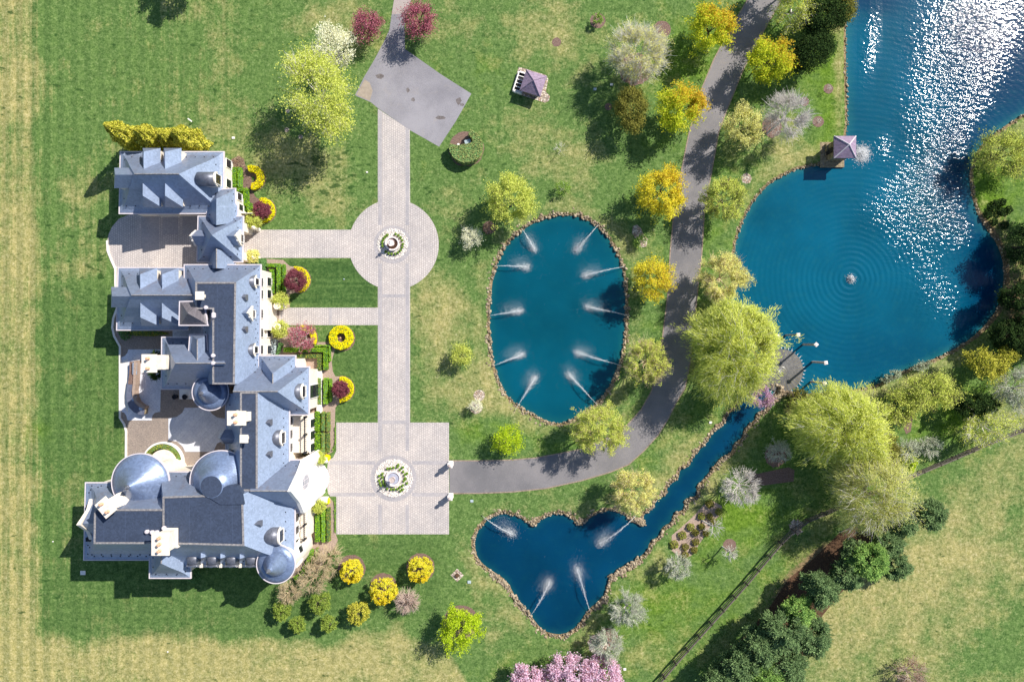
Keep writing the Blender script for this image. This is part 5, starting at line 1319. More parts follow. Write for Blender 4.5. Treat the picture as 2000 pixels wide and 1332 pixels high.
for i, (tx, ty, an) in enumerate([(1520,657,20),(1560,654,3),(1595,673,45),(1614,708.6,10),(1611.6,748.7,25)]):
    p = W(tx, ty, 4.0); r = empty('water_post', (p.x, p.y, -.25), ['first pale square post in the lake from the left, close to the willow tip', 'second pale post in the lake, topmost of the five', 'third pale post in the lake with its cap turned like a diamond', 'fourth pale post in the lake, farthest right and pointing at the round stone fountain', 'fifth and lowest pale post, next to the right-hand willow'][i], 'post', 'pale posts standing in the lake around the disc fountain')
    mm = Matrix.Translation((p.x, p.y, 0)) @ Matrix.Rotation(math.radians(an), 4, 'Z')
    bm = bmesh.new(); box(bm, -.12, .12, -.12, .12, -1.2, 3.75, 0, mm); bm_obj('shaft', bm, M['post_wood'], r)
    bm = bmesh.new(); box(bm, -.24, .24, -.24, .24, 3.75, 3.9, 0, mm)
    vs = [bm.verts.new(mm @ Vector(q)) for q in ((-.24, -.24, 3.9), (.24, -.24, 3.9), (.24, .24, 3.9), (-.24, .24, 3.9), (0, 0, 4.0))]
    for f in ((0, 1, 4), (1, 2, 4), (2, 3, 4), (3, 0, 4)): bm.faces.new([vs[k] for k in f])
    bm_obj('cap', bm, M['post_cap'], r)
for i, y in enumerate((904.5, 967)):
    p = W(881, y, 0); r = empty('gate_pier', p, ['upper', 'lower'][i]+' white gate pier with urn where the road meets the paved court', 'gate pier', 'white gate piers at the court entrance')
    bm = bmesh.new(); box(bm, p.x-.28, p.x+.28, p.y-.28, p.y+.28, 0, 1.55); box(bm, p.x-.34, p.x+.34, p.y-.34, p.y+.34, 1.55, 1.7); box(bm, p.x-.33, p.x+.33, p.y-.33, p.y+.33, 0, .3); bm_obj('pillar', bm, M['trim'], r)
    bm = bmesh.new(); lathe(bm, p, [(.12, 1.7), (.1, 1.85), (.24, 2.05), (.27, 2.3), (.2, 2.45), (.08, 2.5), (.02, 2.65)], 16); bm_obj('urn', bm, M['post_wood'], r)
# lamp on a short pole on the left lawn
p = W(377.5, 239.5, 0); r = empty('lawn_sign', p, 'small white T-shaped marker post on the lawn above the conifers', 'marker post')
bm = bmesh.new(); cyl(bm, p, .03, .03, 0, .95, 8); bm_obj('pole', bm, M['dark'], r)
bm = bmesh.new(); box(bm, -.35, .35, -.08, .08, .95, 1.03, 0, Matrix.Translation((p.x, p.y, 0)) @ Matrix.Rotation(-.65, 4, 'Z')); bm_obj('head', bm, M['trim'], r)
for i, (x, y, s, lab) in enumerate([(456, 270, .2, 'white square utility lid on the lawn above the garage'), (162.5, 1118, .36, 'pale square utility lid on the shaded lawn south of the mansion'), (104, 1057, .09, 'small white marker on the lawn left of the mansion'), (717, 337, .13, 'tiny pale marker stone in the lawn left of the long paved drive'), (1387.5, 825, .2, 'white marker stone on the bank left of the stream'), (1220, 1306, .2, 'white marker stone right of the pink cherry blossoms'), (1162, 175, .22, 'pale green lid in the shaded upper lawn'), (1194.5, 166, .2, 'whitish lid below the bare round tree'), (921.5, 978, .22, 'pale green lid just below the road by the court'), (916.5, 1136, .25, 'pale green lid right of the diamond gravel patch'), (1025, 407, .16, 'white pebble marker above the oval pond'), (328, 1272, .1, 'small marker in the bottom-left lawn'), (672, 545.5, .1, 'tiny marker in the dark green garden lawn')]):
    p = W(x, y, 0); bm = bmesh.new(); box(bm, p.x-s, p.x+s, p.y-s*.8, p.y+s*.8, 0, .12); bmesh.ops.bevel(bm, geom=bm.edges[:], offset=.03, segments=2, affect='EDGES'); o = bm_obj('ground_lid_marker', bm, M['trim'] if 'green' not in lab else M['ac_metal']); tag(o, lab, 'ground lid and marker')  # low blocks for ground lids and small marker stones
bm = bmesh.new(); p = W(893, 1123, 0); box(bm, -.25, .25, -.25, .25, 0, .25, 0, Matrix.Translation(p) @ Matrix.Rotation(.8, 4, 'Z')); o = bm_obj('valve_box', bm, M['mulch_red']); tag(o, 'brown square valve box in the middle of the diamond-shaped gravel patch', 'valve box')
# white hammock-like lounger by the mansion corner
p = W(622, 1054, 1.2); bm = bmesh.new()
# rail fence
fence = [(1272,1342),(1280,1332),(1320,1285),(1362.5,1237.5),(1407.5,1187.5),(1450,1140),(1492.5,1090),(1515,1062.5),(1540,1037.5),(1560,1020),(1590,1006),(1615,997),(1650,982),(1700,960),(1755,937),(1800,917),(1860,892),(1920,866),(1998,836),(2080,802),(2200,752)]
fr = empty('rail_fence', W(1450, 1140), 'long weathered post-and-rail fence crossing the lower right fields', 'fence')
pts = [W(x, y) for x, y in fence]; cum = [0]
for a, b in zip(pts, pts[1:]): cum.append(cum[-1]+(b-a).length)
def along(s):
    for i in range(len(pts)-1):
        if s <= cum[i+1]: return pts[i].lerp(pts[i+1], (s-cum[i])/(cum[i+1]-cum[i]))
    return pts[-1]
s = 0; P_ = []
while s < cum[-1]: P_.append(along(s)); s += 2.45
def mkpost(p, d):
    bm = bmesh.new(); box(bm, -.09, .09, -.1, .1, 0, 1.4, 0, frameM(p, d)); return bm
for i, q in enumerate(P_):
    d = (P_[min(i+1, len(P_)-1)]-P_[max(0, i-1)]).normalized(); bm_obj('post', mkpost(q, d), M['bark_dark'], fr)
for a, b in zip(P_, P_[1:]):
    d = (b-a).normalized(); nr = Vector((-d.y, d.x, 0)); L_ = (b-a).length
    bm = bmesh.new()
    for zz, off in ((.35, .1), (.75, .1), (1.18, .1)):
        box(bm, off-.02-.0, off+.04, 0, L_, zz, zz+.14, 0, frameM(a, d))
    box(bm, -.04, .10, 0, L_, 1.36, 1.40, 0, frameM(a, d))
    bm_obj('rail', bm, M['wood_grey'], fr)

# ------------------------------------------------------------------ fountains
def ring_water(name, p, r, z, mat, parent):
    bm = bmesh.new(); cyl(bm, p, r, r, z-.05, z, 40); return bm_obj(name, bm, mat, parent)
tuft_src = None
def court_fountain(px, py, rock_r, basin_px, basin_mat, lab, gl, seed, plants, tier):
    global tuft_src
    p = W(px, py, 0); r = empty('fountain', p, lab, 'fountain'); R = basin_px*PXM
    bm = bmesh.new(); n = 48
    prof = [(R+.12, 0), (R+.12, .42), (R+.16, .5), (R+.16, .56), (R, .56), (R-.06, .5), (R-.06, .12)]
    lathe(bm, p, prof, n); bm.faces.ensure_lookup_table(); bm_obj('basin', bm, M['post_cap'], r)
    ring_water('water', p, R-.07, .4, basin_mat, r)
    bm = bmesh.new(); q = tier
    lathe(bm, p, [(.3, .1), (.3, .45), (.14, .6), (.12, 1.1), (.2, 1.2), (q*.6, 1.3), (q, 1.48), (q*.97, 1.5), (q*.8, 1.42), (.1, 1.4), (.09, 1.9), (q*.35, 2.0), (q*.55, 2.12), (q*.5, 2.13), (.07, 2.08), (.06, 2.4), (.12, 2.52), (.08, 2.66), (.01, 2.8)], 28)
    bm_obj('tier', bm, M['post_cap'] if seed == 1 else M['post_wood'], r)
    rr = random.Random(seed); items = []
    for _ in range(int(rock_r*rock_r*1.05)):
        a = rr.uniform(0, math.tau); d = math.sqrt(rr.uniform((R+.3)**2, (rock_r*PXM)**2)); items.append((p.x+d*math.cos(a), p.y+d*math.sin(a), .03, rr.uniform(.06, .12)))
    sheet('gravel_patch', disc(px, py, rock_r, 48), .03, M['white_rock'], .03)
    rocks('white_boulders', items, M['white_boulder'], 'white decorative rocks ringing the fountain basin', seed)
    for k, (a, d) in enumerate(plants):
        q = Vector((p.x+d*PXM*math.cos(a), p.y-d*PXM*math.sin(a), 0))
        if tuft_src is None:
            tuft_src = ball_shrub(1000, 666, 2.3, .42, 'shrub', gl, 'plant', 'potted_plant', gl, seed=5, leaf=.07)
            o = tuft_src; o.name = 'small_plant'
        else:
            o = tuft_src.copy(); C.objects.link(o)
            for ch in tuft_src.children: c_ = ch.copy(); c_.parent = o; C.objects.link(c_)
        o.location = q; o['label'] = gl; o['group'] = gl
M['white_boulder'] = rock_mat('white_boulder', [(206, 196, 188), (244, 238, 230), (232, 222, 212), (190, 176, 168)])
rr = random.Random(2)
ring1 = [(math.radians(a), 20) for a in (-72, -55, -38, -20, 2, 20, 40, 58, 75, 95, 112, 130, 168, 185, 200, 216, 228, 240)]
court_fountain(767, 477, 30, 11.5, M['basin_brown'], 'tiered fountain with dark water in the upper circle of the drive', 'small round green plant in the white rocks around the upper fountain', 1, ring1, .48)
for_ring2 = [(math.radians(a+rr.uniform(-4, 4)), 22+rr.uniform(-1.5, 1.5)) for a in range(0, 360, 17) if not 205 < a < 225]+[(math.radians(a), 28) for a in (60, 50, 20, 150, 160, 172, 190, -70, -50, -20)]
court_fountain(768.9, 933.5, 37, 12.5, M['basin_pale'], 'tiered fountain with pale basin in the square paved court', 'small round green plant in the white rocks around the lower court fountain', 2, for_ring2, .42)
# pond jets
def drops_mesh(name, P, S, parent, mat='drops'):
    P = np.array(P); n = len(P); S = np.array(S)
    o = np.array([[1, 0, 0], [-1, 0, 0], [0, 1, 0], [0, -1, 0], [0, 0, 1], [0, 0, -1]])
    V = (P[:, None, :]+o[None]*S[:, None, None]).reshape(-1, 3)
    f = np.array([[0, 2, 4], [2, 1, 4], [1, 3, 4], [3, 0, 4], [2, 0, 5], [1, 2, 5], [3, 1, 5], [0, 3, 5]])
    Fc = (f[None]+np.arange(n)[:, None, None]*6).reshape(-1, 3)
    return link(name, quads_mesh(name, V, Fc), M[mat], parent)
def jet(a, b, label, seed, wl_z=-.25, hh=.75, group='water jets arching into the ponds', spread=1.0):
    r = np.random.default_rng(seed); A = np.array(W(*a, 0)); B = np.array(W(*b, wl_z)); A[2] = .1; B[2] = wl_z
    root = empty('water_jet', Vector(A), label, 'water jet', group)
    n = 26; t = np.linspace(0, 1, n)[:, None]; P = A*(1-t)+B*t; P[:, 2] += (4*hh*t*(1-t))[:, 0]; d = (B-A)[:2]; L_ = np.linalg.norm(d); d /= L_; nr = np.array([-d[1], d[0]])
    P[:, :2] += nr*(r.normal(0, .05, (n, 1))*t)
    rad = np.interp(t[:, 0], [0, 1], [.022, .034]); V, Q = tubes([(P, rad)], 5)
    # ragged stream: tube plus lumps
    link('stream', quads_mesh('stream', V, Q), M['drops'], root)
    m = 380; tt = r.beta(2.4, .95, m)[:, None]; q = A*(1-tt)+B*tt; q[:, 2] += (4*hh*tt*(1-tt))[:, 0]
    q += r.normal(0, 1, (m, 3))*(.04+.22*tt**2)*np.array([1, 1, .6])*spread
    k = int(r.uniform(420, 800)); s = B+np.concatenate([r.normal(0, .30*spread, (k, 2)), np.zeros((k, 1))], 1); s[:, :2] -= d*np.abs(r.normal(0, .7, (k, 1))); s[:, 2] = wl_z+np.abs(r.normal(0, .12, k))
    k2 = 2000; w = B+np.concatenate([r.normal(0, .55*spread, (k2, 2)), np.zeros((k2, 1))], 1); w[:, :2] += -d*r.uniform(0, 2.4, (k2, 1))*r.uniform(.6, 1.2)+np.array([r.uniform(-.2, .1), r.uniform(.35, .75)]); w[:, 2] = wl_z+np.abs(r.normal(.05, .3, k2))
    k3 = 40; x = B+np.concatenate([r.normal(0, 1.3, (k3, 2)), np.zeros((k3, 1))], 1); x[:, 2] = wl_z+.02
    allp = np.concatenate([q, s, w, x]); S = np.concatenate([r.uniform(.015, .04, m), r.uniform(.010, .032, k), r.uniform(.006, .014, k2), r.uniform(.008, .02, k3)])
    allp[:, 2] = np.maximum(allp[:, 2], wl_z)
    drops_mesh('splash', allp, S, root)
    bm = bmesh.new(); v0 = Vector(A); cyl(bm, (v0.x-d[0]*.15, v0.y-d[1]*.15), .09, .06, -.1, .14, 10); bm_obj('nozzle', bm, M['dark'], root)
names = ['top-left', 'top-right', 'upper left', 'upper right', 'middle left', 'middle right', 'lower left', 'lower right', 'bottom-left', 'bottom-right']
J = [((1019,446.7),(1045,490)),((1168.5,439.5),(1124,491)),((966.7,519.8),(1033,522)),((1219,521),(1140,538.5)),((955.9,617),(1018,607)),((1229.7,617),(1144,599)),((964,714),(1022,691)),((1213.5,714),(1125,688.5)),((1006,800),(1046,736)),((1166.7,791),(1110,730))]
for i, (a, b) in enumerate(J): jet(a, b, 'white water jet arching in from the %s rim of the oval pond' % names[i], i+1)
J2 = [((943,1007.6),(1003,1043)),((1241.8,1006),(1170,1062)),((1036,1201),(1074,1134)),((1151.7,1192),(1126.5,1108))]
for i, (a, b) in enumerate(J2): jet(a, b, 'white water jet in the heart-shaped pond, from its %s bank' % ['top-left', 'top-right', 'bottom-left', 'bottom-right'][i], i+31, -.29, .9, spread=1.1)
def spray(px, py, rad, n, label, seed, ht=.6, name='lake_fountain', ring=False):
    r = np.random.default_rng(seed); p = np.array(W(px, py, -.25)); root = empty(name, Vector(p), label, 'fountain')
    u = r.normal(0, 1, (n, 2))*rad*.4; P = np.concatenate([p[:2]+u, (-.24+ht*np.exp(-np.linalg.norm(u, axis=1)/rad*3)*r.random(n))[:, None]], 1)
    drops_mesh('splash', P, r.uniform(.015, .06, n), root)
    a = r.uniform(0, 6.28, 40); st = []
    for t in a[:24]:
        q = p+np.array([math.cos(t), math.sin(t), 0])*rad*r.uniform(.4, .9); q[2] = -.24; st.append((bez(p, (p+q)/2+np.array([0, 0, ht*2.2]), q, 7), np.full(7, .018)))
    V, Q = tubes(st, 3); link('stream', quads_mesh('stream', V, Q), M['drops'], root)
    bm = bmesh.new(); cyl(bm, p, .15, .1, -.35, -.18, 12); bm_obj('nozzle', bm, M['dark'], root)
spray(1662, 545, .75, 420, 'bubbling fountain at the centre of the ripples in the lake', 71, .5)
spray(1683, 301, 1.45, 2600, 'foaming white outfall at the lake side of the boathouse', 72, .4, 'outfall_spray')
# round stone disc fountain
p = W(1526, 724, -.2); r = empty('disc_fountain', p, 'round stone disc fountain in the lake beside the large left willow', 'fountain'); R = 42*PXM
bm = bmesh.new(); lathe(bm, p, [(R, -1.0), (R, -.12), (R-.05, -.08), (.6, .02), (.5, .05)], 64); bm_obj('disc', bm, M['disc_stone'], r)
bm = bmesh.new()
for k in range(36):
    mm = Matrix.Translation((p.x, p.y, 0)) @ Matrix.Rotation(k*math.tau/36, 4, 'Z'); vs = [bm.verts.new(mm @ Vector(q)) for q in ((.8, -.02, .03), (R-.1, -.03, -.065), (R-.1, .03, -.065), (.8, .02, .03))]; bm.faces.new(vs)
bm_obj('groove', bm, M['counter'], r)
rg = np.random.default_rng(8); PP = []; SS = []
for k in range(40):
    t = k*math.tau/40
    for _ in range(34):
        d = R+.08+abs(rg.normal(0, .13)); PP.append((p.x+d*math.cos(t+rg.normal(0, .012)), p.y+d*math.sin(t+rg.normal(0, .012)), -.24+rg.random()*.1)); SS.append(rg.uniform(.02, .055))
for _ in range(240): a, d = rg.uniform(0, 6.28), abs(rg.normal(0, .5)); PP.append((p.x-.4+d*math.cos(a), p.y+d*math.sin(a), .05+rg.random()*.1)); SS.append(rg.uniform(.012, .04))
for _ in range(260): a, d = rg.uniform(0, 6.28), rg.uniform(.4, R); PP.append((p.x+d*math.cos(a), p.y+d*math.sin(a), .0+.03*rg.random())); SS.append(rg.uniform(.008, .028))
drops_mesh('splash', PP, SS, r)
# rock dam between lake and stream
items = []; rr = random.Random(6)
for (x0, y0, x1, y1, wd, n) in [(1524,756,1522,776,6,90),(1521,776,1500,786,9,110),(1530,768,1560,775,8,110),(1440,775,1462,765,6,40)]:
    for _ in range(n):
        t_ = rr.random(); w = W(x0+(x1-x0)*t_+rr.uniform(-wd, wd)*.5, y0+(y1-y0)*t_+rr.uniform(-wd, wd)*.5); items.append((w.x, w.y, rr.uniform(-.2, .35), rr.uniform(.14, .32)))
rocks('rock_dam', items, M['rocks'], 'rock dam between the lake and the stream', 21)

# ------------------------------------------------------------------ hedges and garden shrubs
def rect(x0, y0, x1, y1): return [(x0, y0), (x1, y0), (x1, y1), (x0, y1)]
hi = 0
for P_, mt, h_, lab in [
    (rect(446,328,453,369), 'hedge', .7, 'short boxwood strip against the garage wall, leftmost of three'),
    (rect(457,329,465.6,369), 'hedge', .8, 'middle boxwood strip of the three beside the garage'),
    (rect(467.6,329,475.7,369), 'hedge', .8, 'right boxwood strip of the three beside the garage'),
    ([(459,370),(488.5,370),(488.5,406),(479.6,406),(479.6,377),(459,377)], 'hedge', .9, 'L-shaped boxwood hedge, outer of two below the garage strips'),
    ([(459,379),(477,379),(477,412),(469,412),(469,384.5),(459,384.5)], 'hedge', .8, 'L-shaped boxwood hedge, inner of two below the garage strips'),
    (rect(475,407,483,426), 'hedge', .8, 'small boxwood block left of the second purple plum'),
    (rect(486,398,495,415), 'hedge', .9, 'small boxwood block tucked behind the purple plum'),
    ([(524,516),(552,516),(552,574),(543.7,574),(543.7,523.4),(524,523.4)], 'hedge', .9, 'outer L-shaped hedge beside the purple plum in the middle garden'),
    (rect(553.8,517,559.8,574), 'hedge', .7, 'thin hedge strip touching the middle garden plum'),
    (rect(529,527,539,574), 'hedge', .8, 'inner hedge strip against the north wing wall'),
    (rect(508,507,522,531), 'hedge_b', 1.3, 'blue-green holly block at the corner of the north wing'),
    ([(615,673.4),(647.8,673.4),(647.8,706),(643.8,706),(643.8,677.4),(615,677.4)], 'hedge', .6, 'outermost thin L-shaped hedge below the yellow ring'),
    ([(557,679),(643,679),(643,722),(634,722),(634,687.6),(557,687.6)], 'hedge', .9, 'long bright L-shaped hedge in the centre garden'),
    ([(577,691),(631,691),(631,723.4),(621.5,723.4),(621.5,699.7),(577,699.7)], 'hedge_y', .8, 'inner patchy L-shaped hedge in the centre garden'),
    (rect(620.8,737,630,789.6), 'hedge_y', .7, 'patchy hedge strip nearest the cross wing wall'),
    (rect(634,737.6,643,789), 'hedge', .8, 'middle hedge strip left of the lowest purple plum'),
    (rect(644.5,739,650,784), 'hedge', .7, 'thin hedge strip touching the lowest purple plum'),
    (rect(617.7,802,627.6,841), 'hedge', .9, 'bright upper hedge strip along the north balcony'),
    (rect(617.7,843,627.6,882), 'hedge', .9, 'bright lower hedge strip along the north balcony'),
    (rect(629.5,803,637.7,841), 'hedge_y', .7, 'patchy upper middle hedge strip by the north balcony'),
    (rect(629.5,843.5,637.7,882), 'hedge_y', .7, 'patchy lower middle hedge strip by the north balcony'),
    (rect(639,804,646.6,842), 'hedge_y', .7, 'upper outer hedge strip by the north balcony gravel'),
    (rect(639,844,646,883), 'hedge_y', .7, 'lower outer hedge strip by the north balcony gravel'),
    (rect(618,1002,628,1055), 'hedge', .9, 'bright hedge strip nearest the south balcony'),
    (rect(630,990,638,1056), 'hedge', .8, 'middle hedge strip by the south balcony'),
    (rect(640,989,647.4,1055), 'hedge_y', .8, 'yellowish outer hedge strip by the south balcony'),
    (strip([(655,832),(655.5,865),(650,880)], 2.5), 'shrub', .25, 'thin low edging planting beside the court, upper'),
    (strip([(654.5,975),(655,1040)], 2.5), 'shrub', .25, 'thin low edging planting beside the court, lower'),
    (strip([(577,1128),(592,1118),(601,1100),(608,1085),(611,1070)], 9), 'hedge', .7, 'curved hedge around the south-east round tower'),
    (strip([(600,1120),(611,1102),(619,1086),(621,1068)], 6), 'hedge_y', .6, 'outer curved hedge near the bare weeping trees'),
    ([(542,700),(556,672),(549,668),(545,690),(541,697)], 'hedge_b', 1.2, 'dark shrubbery right of the air conditioners'),
]:
    hi += 1; hedge_mesh('hedge', P_, h_, L[mt], lab, 'hedge', 'clipped hedges in the front garden', seed=hi, dens=130 if mt != 'hedge_y' else 70)
def crescent(cx, cy, R, ri, a0, a1, lab, seed, h=.75):
    hedge_mesh('flowering_hedge', arc(cx, cy, R, a0, a1, 30)+arc(cx, cy, ri, a1, a0, 24), h, L['yellow'], lab, 'flower bed', 'yellow curved flower hedges', seed=seed, dens=170, leaf=.1, under=L['hedge_y'])
    sheet('mulch_ring', arc(cx, cy, R+2.4, a0-8, a1+8, 30)+arc(cx, cy, max(2, ri-8), a1+8, a0-8, 20), .018, M['mulch'])
crescent(494, 349, 23, 12, -88, 108, 'yellow crescent flower hedge nearest the garage', 1)
crescent(514.5, 412, 23, 13.5, -92, 100, 'yellow crescent flower hedge hugging the upper purple plum', 2)
crescent(581, 547, 24.5, 15, -78, 98, 'yellow crescent flower hedge around the plum in the dark green lawn', 3)
crescent(594, 662, 25, 16.5, -24, 100, 'partly hidden yellow crescent under the sparse reddish plum', 4)
crescent(667, 760, 24, 14.5, -92, 92, 'lowest yellow crescent flower hedge around a purple plum', 5)
sheet('mulch_ring', disc(669, 661, 25, 40), .0185, M['mulch'])
hedge_mesh('flowering_hedge', [(668+22.5*math.cos(t*math.tau/48), 659.5+22.5*math.sin(t*math.tau/48)) for t in range(48)]+[(668+22.5, 659.5+.01)]+[(668+10*math.cos(-t*math.tau/36), 659.5+10*math.sin(-t*math.tau/36)) for t in range(37)], .8, L['yellow'], 'complete yellow ring of flowers on the lawn', 'flower bed', 'yellow curved flower hedges', seed=9, dens=170, under=L['hedge_y'])
bm = bmesh.new(); p = W(666.5, 660); lathe(bm, p, [(.1, 0), (.1, .1), (.04, .15), (.04, .5), (.12, .55), (.02, .7)], 10); o = bm_obj('bird_bath', bm, M['terracotta']); tag(o, 'tiny terracotta ornament in the centre of the yellow ring', 'ornament')
ball_shrub(638.7, 893.7, 6, .8, 'yellow', 'small golden shrub above the entrance steps', seed=1, dens=2)
ball_shrub(638.2, 978, 6, .8, 'yellow', 'small golden shrub below the entrance steps', seed=2, dens=2)
for px, py, R_, zc, lab in [(511,411,17,1.6,'round purple plum inside the second yellow crescent from the top'),(577,548,21,1.9,'large round purple plum inside the crescent on the dark green lawn'),(665,760.5,16,1.5,'lowest round purple plum in the garden')]:
    tree(px, py, R_, zc, 'plum', lab, 'tree', 'plum_tree', 'purple plums in the front garden', seed=px, leaves=3600, leaf=.11, barkm='bark_dark', wob=.12, squash=.9, clump=.2)
tree(591.6, 657.7, 27, 2.1, 'crab', 'sparse reddish plum tree over the hidden yellow crescent', 'tree', 'plum_tree', 'purple plums in the front garden', seed=77, leaves=1900, leaf=.12, barkm='bark_pale', wob=.2, twig=200, clump=.2)
for px, py, R_, lab in [(484+12,430,16,'pale green small tree at the gatehouse corner above the drive'),(493.5,500,12,'pale green small tree below the drive at the gatehouse'),(549,586.7,16,'pale green small tree above the garden door path'),(549,644,16,'pale green small tree below the garden door path'),(623.8,894,12,'pale green small tree left of the upper golden shrub'),(623,988,13,'pale green small tree left of the lower golden shrub')]:
    tree(px, py, R_, 1.7, 'pale' if py > 480 and py < 520 else 'yg', lab, 'tree', 'small_tree', 'pale green small trees along the facade', seed=int(px), leaves=1300, leaf=.12, barkm='bark', wob=.2)
# variegated round hedge with utility box
hedge_mesh('ring_hedge', [(920,264)]+arc(911, 291, 32, 75, -170, 26)+[(880,287),(892,290),(897,290),(903,289),(920,286),(925,283),(922,274),(916,267)], 1.5, L['topiary'], 'variegated round hedge curled around a white utility cabinet', 'hedge', seed=44, dens=120)
p = W(914.5, 281.5, 0); bm = bmesh.new(); box(bm, -.42, .42, -.35, .35, 0, .9, 0, Matrix.Translation(p) @ Matrix.Rotation(.28, 4, 'Z')); o = bm_obj('utility_cabinet', bm, M['ac_metal']); tag(o, 'pale utility cabinet enclosed by the variegated round hedge', 'utility cabinet')
p = W(896, 287, 0); bm = bmesh.new(); lathe(bm, p, [(.2, 0), (.22, .9), (.16, 1.1), (.02, 1.15)], 12); o = bm_obj('vent_cap', bm, M['trim']); tag(o, 'white round vent cap at the mouth of the variegated hedge', 'vent')

# ------------------------------------------------------------------ trees
T = tree
def thing_tree(*a, **k): return tree(*a, **k)
# conifers behind the garage: tall columns seen from above, leaning outwards
for i, (x, y, bx, by, R_, hh, lab) in enumerate([(262,275,287,286,25,9.5,'leftmost golden arborvitae behind the garage, with a long pointed tip'),(310,275,328,287,25,8.0,'middle golden arborvitae behind the garage'),(362,276,392,288,26,7.6,'rightmost golden arborvitae behind the garage'),(338,274,362,289,22,6.8,'inner golden arborvitae between the middle and right ones')]):
    b = np.array(W(bx, by, 0)); r = np.random.default_rng(i); rt = empty('arborvitae', Vector(b), lab, 'tree', 'golden arborvitae behind the garage')
    n = 6000; t = r.random(n)**.85; rr_ = (R_*PXM*.92)*np.interp(t, [0, .3, .7, 1], [.9, 1.02, .72, .12])*np.sqrt(r.uniform(.55, 1, n)); a = r.uniform(0, 6.28, n); rr_ *= 1+.16*np.sin(5*a+9*t)+.12*np.sin(9*a-14*t)
    P = np.stack([b[0]+rr_*np.cos(a), b[1]+rr_*np.sin(a), .2+t*hh*1.0], 1); V, Q = leaf_quads(P, .17, r, .4); link('crown', quads_mesh('crown', V, Q), L['arbor'], rt)
    V, Q = tubes([(bez(b, b+[0, 0, hh*.4], b+np.array([0, 0, hh*.85]), 4), np.array([.16, .12, .08, .03]))], 6); link('trunk', quads_mesh('trunk', V, Q), M['bark'], rt)
T(718,52,29,2.6,'crab','pink crabapple left of the narrow drive at the top',group='pink crabapples at the top drive',seed=1,leaves=3000,leaf=.13,barkm='bark_dark',twig=500)
T(816,40,33,2.8,'crab','larger pink crabapple right of the narrow drive at the top',group='pink crabapples at the top drive',seed=2,leaves=3900,leaf=.13,barkm='bark_dark',twig=600)
T(652,93,38,3.0,'white','white-blossomed tree with gappy crown over a pale gravel circle',seed=3,leaves=3800,leaf=.15,barkm='bark_dark',wob=.5,clump=.28,base=(656,116))
T(622,185,70,6.5,'yg','large yellow-green tree left of the asphalt pad',seed=4,leaves=13000,leaf=.17,barkm='bark_pale',twig=1300,ell=(.82,1.25,24),wob=.22,limbs=12,sub=18,clump=.22,base=(652,222))
T(1245,105,56,4.2,'pale','wide bare greyish tree over a mulch disc in the upper lawn',seed=5,leaves=9000,leaf=.10,barkm='twig_grey',twig=4600,twig_r=.016,wob=.1,limbs=12,sub=18,clump=.12)
OR = 'orange-tipped maples along the road'
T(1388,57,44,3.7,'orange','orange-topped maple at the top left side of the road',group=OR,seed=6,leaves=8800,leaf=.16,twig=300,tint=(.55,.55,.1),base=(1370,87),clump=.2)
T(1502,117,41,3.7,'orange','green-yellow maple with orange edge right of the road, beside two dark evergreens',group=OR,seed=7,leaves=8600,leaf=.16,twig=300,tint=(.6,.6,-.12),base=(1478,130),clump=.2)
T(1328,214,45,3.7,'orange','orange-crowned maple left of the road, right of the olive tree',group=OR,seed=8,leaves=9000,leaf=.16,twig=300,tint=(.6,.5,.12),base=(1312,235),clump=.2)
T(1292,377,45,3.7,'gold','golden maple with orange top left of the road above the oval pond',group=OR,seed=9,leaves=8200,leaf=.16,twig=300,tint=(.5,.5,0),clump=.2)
T(1276,545,40,3.6,'gold','golden maple right of the oval pond at its upper half',group=OR,seed=10,leaves=5400,leaf=.15,twig=800,tint=(.3,-.2,0),clump=.2)
T(1233,213,33,3.4,'olive','dark olive tree left of the orange-crowned maple',seed=11,leaves=5600,leaf=.16,barkm='bark_dark',ell=(.85,1.25,0))
T(1552,18,44,3.6,'yg','thin yellow-green tree right of the road at the top edge',seed=12,leaves=4600,leaf=.14,twig=900,barkm='bark_pale',base=(1545,20),clump=.18)
T(1608,34,42,3.6,'dark','dark bushy evergreen by the lake, uppermost',seed=13,leaves=9000,leaf=.16,barkm='bark_dark',ell=(1,.85,20),wob=.18)
T(1640,10,30,3.2,'olive','olive evergreen at the top edge touching the lake shore',seed=14,leaves=5000,leaf=.16,barkm='bark_dark')
T(1587,102,38,3.6,'dark','cone-shaped dark evergreen below the uppermost evergreen by the lake',seed=15,leaves=9000,leaf=.15,barkm='bark_dark',ell=(1.15,.8,42),wob=.1)
T(1536,228,46,3.9,None,'white bare tree with visible trunk near the boathouse',seed=16,leaves=0,barkm='bark_pale',twig=3400,twig_r=.015,wob=.12,limbs=12,sub=20,base=(1497,262))
sheet('mulch_bed', disc(1507, 249, 20, wob=.1, seed=2), .008, M['mulch'])
sheet('mulch_bed', disc(1571, 199, 9, wob=.05, seed=3), .008, M['mulch'])
PY_ = 'pale budding trees right of the road'
T(1450,250,40,3.8,'pale','pale yellow budding tree between the road and the white bare tree',group=PY_,seed=17,leaves=6500,leaf=.13,twig=1500,base=(1424,272),clump=.15)
T(1414,390,42,3.8,'yg','pale yellow-green budding tree right of the road near the lake bend',group=PY_,seed=18,leaves=6200,leaf=.13,twig=1500,base=(1392,412),clump=.15)
T(1410,542,47,4.0,'pale','dense pale yellow tree between the road and the lake',group=PY_,seed=19,leaves=11000,leaf=.12,twig=2800,barkm='twig_tan',clump=.13)
T(997,390,49,4.0,'yg','round yellow-green tree above the top left of the oval pond',seed=20,leaves=8600,leaf=.15,twig=500,clump=.16,wob=.16)
T(921,465,20,1.8,'white','small pale round tree left of the oval pond',seed=21,leaves=1500,leaf=.11,twig=300,barkm='bark_pale')
